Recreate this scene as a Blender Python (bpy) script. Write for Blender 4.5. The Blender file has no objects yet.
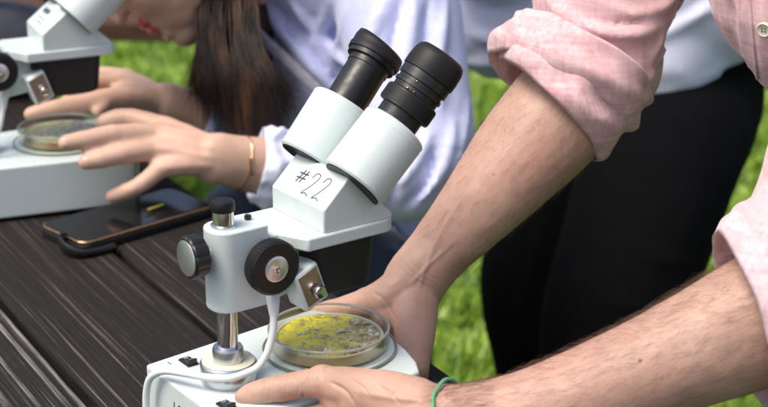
import bpy, bmesh, math, random
import numpy as np
from mathutils import Vector, Matrix
from mathutils.bvhtree import BVHTree
random.seed(7); rng = np.random.default_rng(7)
SC = bpy.context.scene; COL = SC.collection
PI = math.pi; rad = math.radians
# ------------------------------------------------------------------ camera frame
PIT = rad(19.5); FP = 1600.0; CAMZ = 1.311
CP = np.array([0, 0, CAMZ]); CF = np.array([0, math.cos(PIT), -math.sin(PIT)])
CU = np.array([0, math.sin(PIT), math.cos(PIT)]); CR = np.array([1., 0, 0])
def ray(px, py): return CF + CR*(px-384)/FP + CU*(203.5-py)/FP
def at(px, py, t): return CP + ray(px, py)*t
def onz(px, py, z): d = ray(px, py); return CP + d*(z-CAMZ)/d[2]
def projv(V):
    q = np.asarray(V) - CP; t = q@CF
    return np.stack([384+FP*(q@CR)/t, 203.5-FP*(q@CU)/t, t], -1)
def sstep(a, b, x):
    t = np.clip((x-a)/(b-a), 0, 1); return t*t*(3-2*t)

# ------------------------------------------------------------------ materials
MATS = {}
class NT:
    def __init__(s, name):
        s.m = bpy.data.materials.new(name); s.m.use_nodes = True; s.t = s.m.node_tree; s.t.nodes.clear()
        s.o = s.n('ShaderNodeOutputMaterial'); s.b = s.n('ShaderNodeBsdfPrincipled')
        s.l(s.b.outputs[0], s.o.inputs[0]); MATS[name] = s.m
        s.tc = s.n('ShaderNodeTexCoord')
    def n(s, k): return s.t.nodes.new(k)
    def l(s, a, b): s.t.links.new(a, b)
    def mapping(s, scale, src='Object', rot=(0, 0, 0)):
        m = s.n('ShaderNodeMapping'); m.inputs['Scale'].default_value = scale if hasattr(scale, '__len__') else (scale,)*3
        m.inputs['Rotation'].default_value = rot
        s.l(s.tc.outputs[src], m.inputs[0]); return m.outputs[0]
    def noise(s, scale, detail=4, vec=None, rough=.55, dist=0):
        x = s.n('ShaderNodeTexNoise'); x.inputs['Scale'].default_value = scale; x.inputs['Detail'].default_value = detail
        x.inputs['Roughness'].default_value = rough; x.inputs['Distortion'].default_value = dist
        s.l(vec if vec is not None else s.tc.outputs['Object'], x.inputs['Vector']); return x.outputs['Fac']
    def vor(s, scale, vec=None, feat='F1'):
        x = s.n('ShaderNodeTexVoronoi'); x.inputs['Scale'].default_value = scale; x.feature = feat
        s.l(vec if vec is not None else s.tc.outputs['Object'], x.inputs['Vector']); return x.outputs['Distance']
    def wave(s, scale, vec, axis='X'):
        x = s.n('ShaderNodeTexWave'); x.inputs['Scale'].default_value = scale; x.bands_direction = axis
        x.inputs['Distortion'].default_value = 1.5; x.inputs['Detail Scale'].default_value = 2
        s.l(vec, x.inputs['Vector']); return x.outputs['Fac']
    def ramp(s, fac, stops):
        r = s.n('ShaderNodeValToRGB'); e = r.color_ramp.elements
        while len(e) < len(stops): e.new(.5)
        for i, (p, c) in enumerate(stops):
            e[i].position = p; e[i].color = (c if hasattr(c, '__len__') else (c, c, c))[:3] + (1,) if hasattr(c, '__len__') else (c, c, c, 1)
        s.l(fac, r.inputs[0]); return r.outputs[0]
    def mix(s, fac, a, b, mode='MIX'):
        x = s.n('ShaderNodeMix'); x.data_type = 'RGBA'; x.blend_type = mode
        for i, v in ((0, fac), (6, a), (7, b)):
            if hasattr(v, 'node'): s.l(v, x.inputs[i])
            elif i == 0: x.inputs[0].default_value = v
            else: x.inputs[i].default_value = tuple(v)[:3] + (1,)
        return x.outputs[2]
    def math(s, op, a, b=0.):
        x = s.n('ShaderNodeMath'); x.operation = op
        for i, v in ((0, a), (1, b)):
            if hasattr(v, 'node'): s.l(v, x.inputs[i])
            else: x.inputs[i].default_value = v
        return x.outputs[0]
    def col(s, v):
        if hasattr(v, 'node'): s.l(v, s.b.inputs['Base Color'])
        else: s.b.inputs['Base Color'].default_value = tuple(v)[:3] + (1,)
        return s
    def set(s, **k):
        for a, v in k.items():
            i = s.b.inputs[a.replace('_', ' ')]
            if hasattr(v, 'node'): s.l(v, i)
            else: i.default_value = v
        return s
    def bump(s, h, strength=.3, dist=.001):
        b = s.n('ShaderNodeBump'); b.inputs['Strength'].default_value = strength; b.inputs['Distance'].default_value = dist
        s.l(h, b.inputs['Height'])
        if s.b.inputs['Normal'].links: s.l(s.b.inputs['Normal'].links[0].from_socket, b.inputs['Normal'])
        s.l(b.outputs[0], s.b.inputs['Normal']); return s

n = NT('enamel'); n.col(n.mix(n.noise(9, 5), (.555, .63, .62), (.62, .69, .675))).set(Roughness=n.ramp(n.noise(60, 4), [(.3, .26), (.7, .40)]), Coat_Weight=.15)
n.bump(n.noise(900, 2), .06, .0004)
sp = n.noise(420, 2); n.col(n.mix(n.ramp(sp, [(.74, 0), (.78, .5)]), n.mix(n.noise(9, 5), (.555, .63, .62), (.62, .69, .675)), (.40, .42, .42))); n.col(n.mix(n.ramp(n.noise(22, 6, dist=.5), [(.54, 0), (.68, .42)]), n.b.inputs['Base Color'].links[0].from_socket, (.50, .53, .50)))
n = NT('black_plastic'); n.col(n.mix(n.noise(40), (.006, .006, .007), (.012, .012, .013))).set(Roughness=n.ramp(n.noise(150), [(.3, .30), (.7, .5)]))
n = NT('black_rubber'); n.col(n.mix(n.noise(80, 5), (.005, .005, .006), (.013, .013, .014))).set(Roughness=.52, Specular_IOR_Level=.32).bump(n.noise(1500, 2), .2, .0003)
n = NT('shroud_plastic'); n.col((.009, .009, .011)).set(Roughness=.55).bump(n.noise(700, 2), .1, .0003)
n = NT('chrome'); n.col((.75, .75, .76)).set(Metallic=1., Roughness=n.ramp(n.noise(200), [(.3, .05), (.8, .16)]))
n = NT('satin_metal'); n.col((.62, .63, .65)).set(Metallic=1., Roughness=.28); n.bump(n.noise(60, 3, n.mapping((1, 1, 30))), .12, .0003)
n = NT('turned_metal'); n.col((.84, .84, .84)).set(Metallic=1., Roughness=.34, Anisotropic=.85)
tg = n.n('ShaderNodeTangent'); tg.direction_type = 'RADIAL'; tg.axis = 'Y'; n.l(tg.outputs[0], n.b.inputs['Tangent'])
n = NT('gold_metal'); n.col((.62, .40, .22)).set(Metallic=1., Roughness=.22); n.bump(n.noise(260, 3), .5, .002)
n = NT('mirror_plate'); n.col(n.mix(n.noise(70, 3), (.34, .25, .20), (.62, .52, .46))).set(Metallic=1., Roughness=.36)
n = NT('cream_sheen_button'); n.col((.66, .65, .50)).set(Roughness=.45)  # shirt button colour, also the painted sheen on the collar flange
n = NT('cable_plastic'); n.col((.70, .73, .71)).set(Roughness=.38, Subsurface_Weight=.1, Subsurface_Radius=(.01, .01, .01), Subsurface_Scale=.1)
n = NT('ink'); n.col((.02, .035, .05)).set(Roughness=.5)
n = NT('pale_ink'); n.col((.07, .09, .10)).set(Roughness=.5)
n = NT('white_print'); n.col((.75, .75, .75)).set(Roughness=.5)
n = NT('glass_plate'); n.col((.60, .68, .63)).set(Roughness=.12)
n = NT('glass_edge'); n.col((.16, .20, .15)).set(Roughness=.1)
n = NT('lens_glass'); n.col((.01, .01, .02)).set(Roughness=.03)
def plastic_clear(name, tint, gl=.16, rough=.06):
    n = NT(name); n.t.nodes.remove(n.b)
    tr = n.n('ShaderNodeBsdfTransparent'); tr.inputs[0].default_value = tint + (1,)
    g = n.n('ShaderNodeBsdfGlossy'); g.inputs['Roughness'].default_value = rough
    lw = n.n('ShaderNodeLayerWeight'); lw.inputs[0].default_value = gl
    m = n.n('ShaderNodeMixShader'); n.l(lw.outputs['Facing'], m.inputs[0]); n.l(tr.outputs[0], m.inputs[1]); n.l(g.outputs[0], m.inputs[2])
    n.l(m.outputs[0], n.o.inputs[0])
plastic_clear('clear_plastic', (.95, .95, .92), .13)
plastic_clear('bubble_film', (.9, .92, .9), .45, .02)
n = NT('frosted_rim'); n.col((.62, .60, .53)).set(Roughness=.18, Transmission_Weight=.55, IOR=1.45)
# specimen: yellow-green culture on one half, brown and pale on the other, with white reflections painted in
def culture(name, k, off):
    n = NT(name); sx = n.n('ShaderNodeSeparateXYZ'); n.l(n.tc.outputs['Object'], sx.inputs[0])
    side = n.math('ADD', n.math('MULTIPLY', n.math('ADD', n.math('MULTIPLY', sx.outputs[0], -.95), n.math('MULTIPLY', sx.outputs[1], .3)), 14.), n.math('MULTIPLY', n.noise(70, 4, dist=.6), 1.5))
    yel = n.ramp(n.noise(85, 4, dist=.6), [(.28, (.16, .13, .03)), (.37, (.38, .33, .05)), (.45, (.74, .66, .03)), (.62, (.86, .78, .02)), (.70, (.45, .42, .13))])
    bro = n.ramp(n.noise(110, 4, dist=1.), [(.30, (.09, .055, .015)), (.42, (.26, .17, .05)), (.50, (.42, .30, .10)), (.57, (.52, .44, .22)), (.64, (.84, .82, .74))])  # palest stop paints white reflections on the wet surface
    c = n.mix(n.ramp(side, [(.45, 0), (.80, 1)]), bro, yel)
    dk = n.math('MULTIPLY', n.ramp(n.vor(190), [(.12, 1), (.24, 0)]), n.ramp(n.noise(45), [(.42, 0), (.55, .9)]))
    c = n.mix(dk, c, (.05, .035, .015)); c = n.mix(off, c, (.46, .43, .33))
    n.col(c).set(Roughness=n.ramp(n.noise(90), [(.4, .16), (.6, .40)]), Coat_Weight=.22, Coat_Roughness=.05, Specular_IOR_Level=.28); n.bump(n.noise(110, 3, dist=.6), .5, .0016)
culture('culture', 1, 0.); culture('culture_pale', 1, .62)
n = NT('amber_liquid'); n.col(n.mix(n.noise(90, 4, n.mapping((1, 1, 3))), (.42, .24, .06), (.62, .46, .18))).set(Roughness=.15)

def skin(name, c1, c2, red, sheen=.0, spots=True):
    n = NT(name)
    base = n.mix(n.ramp(n.noise(28, 5), [(.35, 0), (.65, 1)]), c1, c2)
    base = n.mix(n.ramp(n.noise(9, 3), [(.45, 0), (.7, .55)]), base, red)
    base = n.mix(n.ramp(n.noise(160, 3), [(.55, 0), (.75, .35)]), base, [x*.78 for x in c2])
    if spots: base = n.mix(n.ramp(n.vor(26), [(.028, .8), (.05, 0)]), base, [x*.25 for x in c2])
    n.col(base).set(Roughness=n.ramp(n.noise(70), [(.3, .42), (.7, .58)]), Subsurface_Weight=.12, Subsurface_Radius=(1., .35, .2), Subsurface_Scale=.006, Specular_IOR_Level=.4)
    n.bump(n.vor(750, feat='DISTANCE_TO_EDGE'), .22, .0004); n.bump(n.noise(120, 4), .13, .0012)
skin('skin_man', (.50, .315, .24), (.425, .26, .195), (.52, .27, .215))
skin('skin_woman', (.62, .41, .31), (.53, .34, .25), (.63, .35, .275), spots=False)
n = NT('lip'); n.col((.58, .09, .12)).set(Roughness=.35)
n = NT('nail'); n.col((.62, .36, .29)).set(Roughness=.25)
n = NT('eye_white'); n.col((.7, .7, .68)).set(Roughness=.1)
def cloth(name, c1, c2, warp=1400, sheen=.2, rough=.85, stren=.35, mott=None):
    n = NT(name); v = n.mapping(1.)
    w = n.math('ADD', n.wave(warp, v, 'X'), n.wave(warp*1.05, v, 'Z'))
    slub = n.math('ADD', n.noise(1, 3, n.mapping((260, 260, 26))), n.noise(1, 3, n.mapping((26, 30, 300))))
    f = n.ramp(slub, [(.75, 0), (1.25, 1)]) if False else n.ramp(n.math('MULTIPLY', slub, .5), [(.36, 0), (.64, 1)])
    base = n.mix(f, c1, c2)
    if mott: base = n.mix(n.ramp(n.noise(14, 3), [(.4, 0), (.7, .6)]), base, mott)
    n.col(base).set(Roughness=rough, Sheen_Weight=sheen, Sheen_Roughness=.5, Specular_IOR_Level=.25 if sheen else .08)
    n.bump(w, stren, .0004); n.bump(n.noise(90, 5), .35, .0015)
cloth('pink_linen', (.64, .345, .37), (.84, .60, .61), 900, .3, mott=(.74, .47, .49))
cloth('pink_facing', (.68, .42, .45), (.84, .64, .66), 900, .3)
cloth('lavender_cotton', (.52, .56, .84), (.60, .63, .88), 700, .3, stren=.15)
cloth('white_cotton', (.74, .76, .97), (.80, .82, .98), 700, .3, stren=.15)
cloth('grey_strap', (.22, .22, .26), (.30, .30, .34), 600, .1)
cloth('black_trouser', (.0022, .0022, .0028), (.004, .004, .005), 900, .0, .9)
cloth('navy_denim', (.018, .028, .065), (.035, .05, .10), 900, .2)
cloth('maroon_cloth', (.05, .022, .02), (.08, .035, .03), 600, .1)
n = NT('hair_brown'); n.col(n.ramp(n.noise(1, 3, n.mapping((30, 30, 6))), [(.38, (.008, .005, .004)), (.52, (.020, .011, .007)), (.62, (.060, .028, .014)), (.76, (.14, .068, .034))])).set(Roughness=.55, Specular_IOR_Level=.3)
n = NT('hair_dark'); n.col((.02, .012, .008)).set(Roughness=.4)
n = NT('arm_hair_brown'); n.col((.13, .075, .045)).set(Roughness=.5)
n = NT('shoe_leather'); n.col((.05, .03, .02)).set(Roughness=.5)
n = NT('green_thread'); n.col(n.mix(n.noise(300), (.10, .42, .20), (.2, .55, .3))).set(Roughness=.7); n.bump(n.wave(700, n.mapping(1., rot=(0, .7, .7))), .7, .0006)
def wood(name, dark, mid, light, amt=.62):
    n = NT(name)
    warp = n.n('ShaderNodeVectorMath'); warp.operation = 'ADD'
    nx = n.n('ShaderNodeTexNoise'); nx.inputs['Scale'].default_value = 3; nx.inputs['Detail'].default_value = 2
    n.l(n.mapping((.5, 2, 2)), nx.inputs['Vector'])
    sc = n.n('ShaderNodeVectorMath'); sc.operation = 'SCALE'; sc.inputs['Scale'].default_value = .012
    n.l(nx.outputs['Color'], sc.inputs[0]); n.l(n.tc.outputs['Object'], warp.inputs[0]); n.l(sc.outputs[0], warp.inputs[1])
    def mp(s):
        m = n.n('ShaderNodeMapping'); m.inputs['Scale'].default_value = s; n.l(warp.outputs[0], m.inputs[0]); return m.outputs[0]
    g1 = n.noise(1, 4, mp((1.6, 460, 60)), .65); g2 = n.noise(1, 5, mp((9, 800, 90)), .6); big = n.noise(1, 3, mp((1.6, 9, 7)))
    g3 = n.noise(1, 5, mp((7, 200, 60)), .7)
    lines = n.math('MULTIPLY', n.ramp(g1, [(amt-.055, 0), (amt-.01, 1)]), n.ramp(g3, [(.42, .05), (.62, 1)]))
    lines = n.math('MULTIPLY', lines, n.ramp(big, [(.38, .06), (.62, 1)]))
    specks = n.ramp(n.noise(1, 2, mp((320, 420, 300))), [(.74, 0), (.78, .8)])
    lines = n.math('ADD', lines, n.math('MULTIPLY', specks, .5))
    base = n.mix(n.ramp(g2, [(.4, 0), (.7, 1)]), dark, mid)
    n.col(n.mix(lines, base, light)).set(Roughness=n.ramp(g2, [(.3, .6), (.7, .9)]), Specular_IOR_Level=.22)
    n.bump(g1, .5, .002); n.bump(g2, .4, .001); cr = n.ramp(n.noise(1, 3, mp((1.1, 95, 20)), .6), [(.30, 0), (.335, 1)]); n.bump(cr, .8, .002)
wood('dark_wood', (.009, .0072, .0065), (.025, .020, .017), (.19, .165, .14), .622)
wood('weathered_wood', (.009, .0075, .007), (.026, .0215, .019), (.42, .39, .35), .565)
wood('bench_wood', (.05, .024, .016), (.11, .055, .035), (.17, .10, .07), .6)
n = NT('screen_glass'); n.col((.008, .007, .008)).set(Roughness=.11, Specular_IOR_Level=.35)
n = NT('soil'); n.col(n.ramp(n.noise(9, 6), [(.35, (.035, .06, .012)), (.6, (.07, .13, .02)), (.8, (.12, .2, .04))])).set(Roughness=.95)
n = NT('grass_blade'); n.col(n.mix(n.ramp(n.noise(4, 5), [(.38, .0), (.62, .55)]), n.mix(n.ramp(n.noise(16, 4), [(.34, 0), (.64, 1)]), (.045, .135, .010), (.34, .52, .05)), (.30, .46, .04))); n.col(n.mix(n.ramp(n.noise(60, 2), [(.60, 0), (.68, .6)]), n.b.inputs['Base Color'].links[0].from_socket, (.42, .36, .16))).set(Roughness=.45)
n.set(Subsurface_Weight=0.)
n = NT('petal'); n.col((.75, .75, .65)).set(Roughness=.7)
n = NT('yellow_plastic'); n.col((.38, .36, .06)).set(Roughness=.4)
n = NT('bag_fabric'); n.col(n.mix(n.noise(18), (.008, .009, .014), (.03, .035, .06))).set(Roughness=.7)
M = MATS

# ------------------------------------------------------------------ object helpers
def tag(o, label=None, cat=None, group=None, kind=None):
    for k, v in (('label', label), ('category', cat), ('group', group), ('kind', kind)):
        if v: o[k] = v
    return o
def empty(name, loc=(0, 0, 0), rz=0):
    o = bpy.data.objects.new(name, None); COL.objects.link(o); o.location = loc; o.rotation_euler = (0, 0, rz); o.empty_display_size = .05
    return o
def obj(name, V, F, mat, parent=None, smooth=True, bevel=0, seg=3, angle=40):
    me = bpy.data.meshes.new(name); me.from_pydata([tuple(map(float, v)) for v in V], [], [tuple(map(int, f)) for f in F])
    bm = bmesh.new(); bm.from_mesh(me); bmesh.ops.recalc_face_normals(bm, faces=bm.faces); bm.to_mesh(me); bm.free()
    return link(name, me, mat, parent, smooth, bevel, seg, angle)
def link(name, me, mat, parent=None, smooth=True, bevel=0, seg=3, angle=40):
    me.materials.clear(); me.materials.append(M[mat] if isinstance(mat, str) else mat)
    o = bpy.data.objects.new(name, me); COL.objects.link(o)
    if parent is not None:
        o.parent = parent
        if parent.name.startswith('person'): o.matrix_parent_inverse = Matrix.Translation(-Vector(parent.location))   # shapes given in room metres
    if bevel:
        b = o.modifiers.new('bevel', 'BEVEL'); b.width = bevel; b.segments = seg; b.limit_method = 'ANGLE'; b.angle_limit = rad(30); b.harden_normals = False
    if smooth:
        me.shade_smooth()
        try: me.set_sharp_from_angle(angle=rad(angle))
        except Exception: pass
    return o
class MB:
    def __init__(s): s.V = []; s.F = []
    def add(s, V, F):
        k = len(s.V); s.V += [tuple(map(float, v)) for v in V]; s.F += [tuple(int(i)+k for i in f) for f in F]; return s
def box(x0, x1, y0, y1, z0, z1):
    V = [(x, y, z) for z in (z0, z1) for y in (y0, y1) for x in (x0, x1)]
    return V, [(0, 2, 3, 1), (4, 5, 7, 6), (0, 1, 5, 4), (2, 6, 7, 3), (0, 4, 6, 2), (1, 3, 7, 5)]
def prism(poly, z0, z1, f=lambda x, y, z: (x, y, z)):
    n_ = len(poly); V = [f(x, y, z0) for x, y in poly] + [f(x, y, z1) for x, y in poly]
    return V, [tuple(range(n_))[::-1], tuple(range(n_, 2*n_))] + [(i, (i+1) % n_, n_+(i+1) % n_, n_+i) for i in range(n_)]
def basis(ax):
    ax = np.array(ax, float); ax /= np.linalg.norm(ax)
    r = np.array([0, 0, 1.]) if abs(ax[2]) < .9 else np.array([1., 0, 0])
    u = np.cross(r, ax); u /= np.linalg.norm(u); return ax, u, np.cross(ax, u)
def lathe(prof, c=(0, 0, 0), ax=(0, 0, 1), n_=48, closed=False, sq=None):
    """prof: (radius, height) pairs, revolved about ax through c"""
    ax, u, w = basis(ax); c = np.array(c, float); V = []; F = []
    for r, h in prof:
        for k in range(n_):
            a = 2*PI*k/n_; rr = r*(1 if sq is None else sq(a)); V.append(c+ax*h+(u*math.cos(a)+w*math.sin(a))*rr)
    m = len(prof)
    for i in range(m if closed else m-1):
        j = (i+1) % m
        for k in range(n_): F.append((i*n_+k, i*n_+(k+1) % n_, j*n_+(k+1) % n_, j*n_+k))
    if not closed:
        F.append(tuple(range(n_))[::-1]); F.append(tuple((m-1)*n_+k for k in range(n_)))
    return V, F
def crom(P, per=8):
    P = np.array(P, float); Q = np.vstack([2*P[0]-P[1], P, 2*P[-1]-P[-2]]); out = []
    for i in range(1, len(Q)-2):
        for k in range(per):
            t = k/per; p0, p1, p2, p3 = Q[i-1:i+3]
            out.append(.5*((2*p1)+(-p0+p2)*t+(2*p0-5*p1+4*p2-p3)*t*t+(-p0+3*p1-3*p2+p3)*t**3))
    out.append(P[-1]); return np.array(out)
def tube(P, R, n_=16, up=(0, 0, 1), per=6, cap=True, flat=False):
    """rounded closed tube through P; R scalar or (side, up) radii per point"""
    P = np.array(P, float); R = np.array([(r, r) if not hasattr(r, '__len__') else r for r in (R if hasattr(R, '__len__') else [R]*len(P))], float)
    D = crom(np.hstack([P, R]), per) if len(P) > 2 or per > 1 else np.hstack([P, R])
    C, RR = D[:, :3], np.maximum(D[:, 3:], 1e-5)
    T = np.gradient(C, axis=0); T /= np.linalg.norm(T, axis=1)[:, None]+1e-12
    if cap:                                                       # hemispherical ends
        pre = []; post = []
        for a in (80, 55, 28):
            s_, c_ = math.sin(rad(a)), math.cos(rad(a))
            pre.append((C[0]-T[0]*RR[0].mean()*s_, RR[0]*c_, T[0])); post.append((C[-1]+T[-1]*RR[-1].mean()*s_, RR[-1]*c_, T[-1]))
        C = np.vstack([[p[0] for p in pre], C, [p[0] for p in post[::-1]]]); RR = np.vstack([[p[1] for p in pre], RR, [p[1] for p in post[::-1]]])
        T = np.vstack([[p[2] for p in pre], T, [p[2] for p in post[::-1]]])
    V = []; F = []; u0 = np.array(up, float)
    for c, r, t in zip(C, RR, T):
        w = u0 - t*(u0@t)
        if np.linalg.norm(w) < 1e-3: w = np.array([0, 1., 0])-t*t[1]
        w /= np.linalg.norm(w); u = np.cross(t, w); u0 = w if not flat else np.array(up, float)
        for k in range(n_):
            a = 2*PI*k/n_; V.append(c+u*math.cos(a)*r[0]+w*math.sin(a)*r[1])
    m = len(C)
    for i in range(m-1):
        for k in range(n_): F.append((i*n_+k, i*n_+(k+1) % n_, (i+1)*n_+(k+1) % n_, (i+1)*n_+k))
    F.append(tuple(range(n_))[::-1]); F.append(tuple((m-1)*n_+k for k in range(n_)))
    return V, F
def ell(c, r, M3=None, n1=16, n2=10):
    V = []; F = []; c = np.array(c, float); r = np.array(r if hasattr(r, '__len__') else (r,)*3, float)
    for i in range(1, n2):
        th = PI*i/n2
        for k in range(n1):
            a = 2*PI*k/n1; p = np.array([math.sin(th)*math.cos(a), math.sin(th)*math.sin(a), math.cos(th)])*r
            V.append(c+(M3@p if M3 is not None else p))
    for i in range(n2-2):
        for k in range(n1): F.append((i*n1+k, (i+1)*n1+k, (i+1)*n1+(k+1) % n1, i*n1+(k+1) % n1))
    t = np.array([0, 0, r[2]]); 
    if M3 is not None: t = M3@t
    V += [c+t, c-t]; a = len(V)-2
    for k in range(n1): F.append((a, k, (k+1) % n1)); F.append((a+1, (n2-2)*n1+(k+1) % n1, (n2-2)*n1+k))
    return V, F
def organic(name, parts, mat, parent, vox=.002, smooth=6, disp=None, mats=None, refine=None, post=0, folds=None, fk=1.):
    """one continuous surface grown over overlapping closed shapes"""
    mb = MB()
    for p in parts: mb.add(*p)
    if folds:                                             # rolls of cloth half sunk in the surface, merged by the remesh
        bv = BVHTree.FromPolygons(mb.V, mb.F)
        for pts, w_, h_ in folds:
            if h_ <= 0: continue
            C_ = []; R_ = []; pp = crom(np.array(pts, float), 4); m_ = len(pp)-1
            for i_, (x_, y_) in enumerate(pp):
                h = bv.ray_cast(Vector(CP), Vector(ray(x_, y_)).normalized())
                if h[0] is None: continue
                nn = np.array(h[1]); vd = np.array(h[0])-CP; nn = -nn if nn@vd > 0 else nn; dep_ = vd@CF
                tp = min(1, .35+2.6*min(i_/m_, 1-i_/m_)); r_ = 1.35*w_*dep_/FP*tp; C_.append(np.array(h[0])+nn*(min(h_*fk*tp, r_)-r_)); R_.append(r_)
            if len(C_) > 2:
                for _ in range(3): C_ = [C_[0]]+[(C_[i-1]+2*C_[i]+C_[i+1])/4 for i in range(1, len(C_)-1)]+[C_[-1]]
                mb.add(*tube(C_, R_, 12, per=2))
    me = bpy.data.meshes.new(name); me.from_pydata(mb.V, [], mb.F)
    bm = bmesh.new(); bm.from_mesh(me); bmesh.ops.recalc_face_normals(bm, faces=bm.faces); bm.to_mesh(me); bm.free()
    o = bpy.data.objects.new(name+'_tmp', me); COL.objects.link(o)
    r = o.modifiers.new('r', 'REMESH'); r.mode = 'VOXEL'; r.voxel_size = vox
    s = o.modifiers.new('s', 'SMOOTH'); s.factor = .5; s.iterations = smooth
    dg = bpy.context.evaluated_depsgraph_get(); dg.update()
    m2 = bpy.data.meshes.new_from_object(o.evaluated_get(dg)); bpy.data.objects.remove(o); bpy.data.meshes.remove(me)
    if refine is not None:                                # twice the density where fine creases need it
        k = len(m2.vertices); co = np.empty(k*3); m2.vertices.foreach_get('co', co); sel = refine(co.reshape(-1, 3))
        bm = bmesh.new(); bm.from_mesh(m2); bm.verts.ensure_lookup_table()
        ed = [e for e in bm.edges if sel[e.verts[0].index] and sel[e.verts[1].index]]
        bmesh.ops.subdivide_edges(bm, edges=ed, cuts=1, smooth=.6, use_grid_fill=True); bm.to_mesh(m2); bm.free()
    if disp is not None:
        k = len(m2.vertices); co = np.empty(k*3); m2.vertices.foreach_get('co', co); co = co.reshape(-1, 3)
        no = np.empty(k*3); m2.vertex_normals.foreach_get('vector', no); no = no.reshape(-1, 3)
        co = co + no*disp(co, no)[:, None]; m2.vertices.foreach_set('co', co.ravel()); m2.update()
    m2.name = name; ob = link(name, m2, mat, parent); m2.shade_smooth()
    if post: ps = ob.modifiers.new('soften', 'SMOOTH'); ps.factor = .5; ps.iterations = post
    if mats:
        for j, (mn, test) in enumerate(mats):
            m2.materials.append(M[mn])
            k = len(m2.polygons); ce = np.empty(k*3); m2.polygons.foreach_get('center', ce); ce = ce.reshape(-1, 3)
            idx = np.empty(k, dtype=np.int32); m2.polygons.foreach_get('material_index', idx)
            idx[test(ce)] = j+1; m2.polygons.foreach_set('material_index', idx)
    return ob
def nz(co, scale, seed=0, octs=3):
    """vectorised value noise"""
    tot = np.zeros(len(co)); amp = 1; s = scale; norm = 0
    for o_ in range(octs):
        q = co*s+seed*17.3+o_*5.1; i = np.floor(q).astype(np.int64); f = q-i; f = f*f*(3-2*f)
        def h(a, b, c):
            x = (a*374761393+b*668265263+c*2147483647+seed*1274126177) & 0x7fffffff; x = ((x ^ (x >> 13))*1274126177) & 0x7fffffff
            return ((x ^ (x >> 16)) & 0xffff)/65535.
        r = 0
        for dx in (0, 1):
            for dy in (0, 1):
                for dz in (0, 1):
                    w = (f[:, 0] if dx else 1-f[:, 0])*(f[:, 1] if dy else 1-f[:, 1])*(f[:, 2] if dz else 1-f[:, 2])
                    r = r+w*h(i[:, 0]+dx, i[:, 1]+dy, i[:, 2]+dz)
        tot += amp*(r*2-1); norm += amp; amp *= .5; s *= 2.03
    return tot/norm
def ridges(pp, L):
    """fold ridges (height>0) and creases (height<0) along lines; pp = vertices in the view's px"""
    out = np.zeros(len(pp))
    for pts, w, h in L:
        P = crom(np.array(pts, float), 5); best = np.full(len(pp), 1e9); par = np.zeros(len(pp)); m = len(P)-1
        for i in range(m):
            a, b = P[i], P[i+1]; d = b-a; t = np.clip(((pp[:, :2]-a)@d)/(d@d+1e-9), 0, 1)
            dd = np.hypot(*(pp[:, :2]-(a+t[:, None]*d)).T); k = dd < best; best[k] = dd[k]; par[k] = (i+t[k])/m
        tp = np.clip(np.minimum(par, 1-par)*5+.25, 0, 1)
        out += h*tp*np.exp(-(best/(w if h > 0 else w*.8))**2)
    return out
def meshobj(name, V, F, mat, parent=None):          # quick numpy mesh, all faces the same size
    me = bpy.data.meshes.new(name); V = np.asarray(V, np.float32); F = np.asarray(F, np.int32); k = F.shape[1]
    me.vertices.add(len(V)); me.vertices.foreach_set('co', V.ravel()); me.loops.add(F.size); me.loops.foreach_set('vertex_index', F.ravel())
    me.polygons.add(len(F)); me.polygons.foreach_set('loop_start', np.arange(len(F), dtype=np.int32)*k); me.update(calc_edges=True); me.validate()
    return link(name, me, mat, parent)
def strands(name, paths, rad_, mat, parent, sides=3):
    """many tapering hairs; paths (n, m, 3)"""
    paths = np.asarray(paths); n_, m, _ = paths.shape; T = np.gradient(paths, axis=1); T /= np.linalg.norm(T, axis=2, keepdims=True)+1e-12
    a = np.cross(T, np.array([.3, .9, .2])); a /= np.linalg.norm(a, axis=2, keepdims=True)+1e-12; b = np.cross(T, a)
    tp = (1-np.linspace(0, 1, m)**2*.85)[None, :, None]*np.asarray(rad_).reshape(-1, 1, 1)
    V = np.stack([paths+(a*math.cos(2*PI*k/sides)+b*math.sin(2*PI*k/sides))*tp for k in range(sides)], 2)
    idx = np.arange(n_*m*sides).reshape(n_, m, sides); F = []
    for k in range(sides):
        k2 = (k+1) % sides; F.append(np.stack([idx[:, :-1, k], idx[:, :-1, k2], idx[:, 1:, k2], idx[:, 1:, k]], -1).reshape(-1, 4))
    return meshobj(name, V.reshape(-1, 3), np.vstack(F), mat, parent)

# ------------------------------------------------------------------ world, sun, camera
w = bpy.data.worlds.new('World'); SC.world = w; w.use_nodes = True; nt = w.node_tree; nt.nodes.clear()
sky = nt.nodes.new('ShaderNodeTexSky'); sky.sky_type = 'NISHITA'; sky.sun_disc = False
SUN_EL, SUN_AZ = rad(62), rad(-122)                     # azimuth from +Y, negative to the left
sky.sun_elevation = SUN_EL; sky.sun_rotation = SUN_AZ; sky.air_density = 1.; sky.dust_density = 5.; sky.ozone_density = .8; sky.altitude = 100
bg = nt.nodes.new('ShaderNodeBackground'); bg.inputs[1].default_value = .15; wo = nt.nodes.new('ShaderNodeOutputWorld')
nt.links.new(sky.outputs[0], bg.inputs[0]); nt.links.new(bg.outputs[0], wo.inputs[0])
sl = bpy.data.lights.new('sun', 'SUN'); sl.energy = 2.1; sl.angle = rad(26); sl.color = (1, .94, .84)
so = bpy.data.objects.new('sun', sl); COL.objects.link(so)
sd = Vector((math.sin(SUN_AZ)*math.cos(SUN_EL), math.cos(SUN_AZ)*math.cos(SUN_EL), math.sin(SUN_EL)))
so.rotation_euler = sd.to_track_quat('Z', 'Y').to_euler(); so.location = sd*5
cd = bpy.data.cameras.new('camera'); cam = bpy.data.objects.new('camera', cd); COL.objects.link(cam); SC.camera = cam
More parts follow.
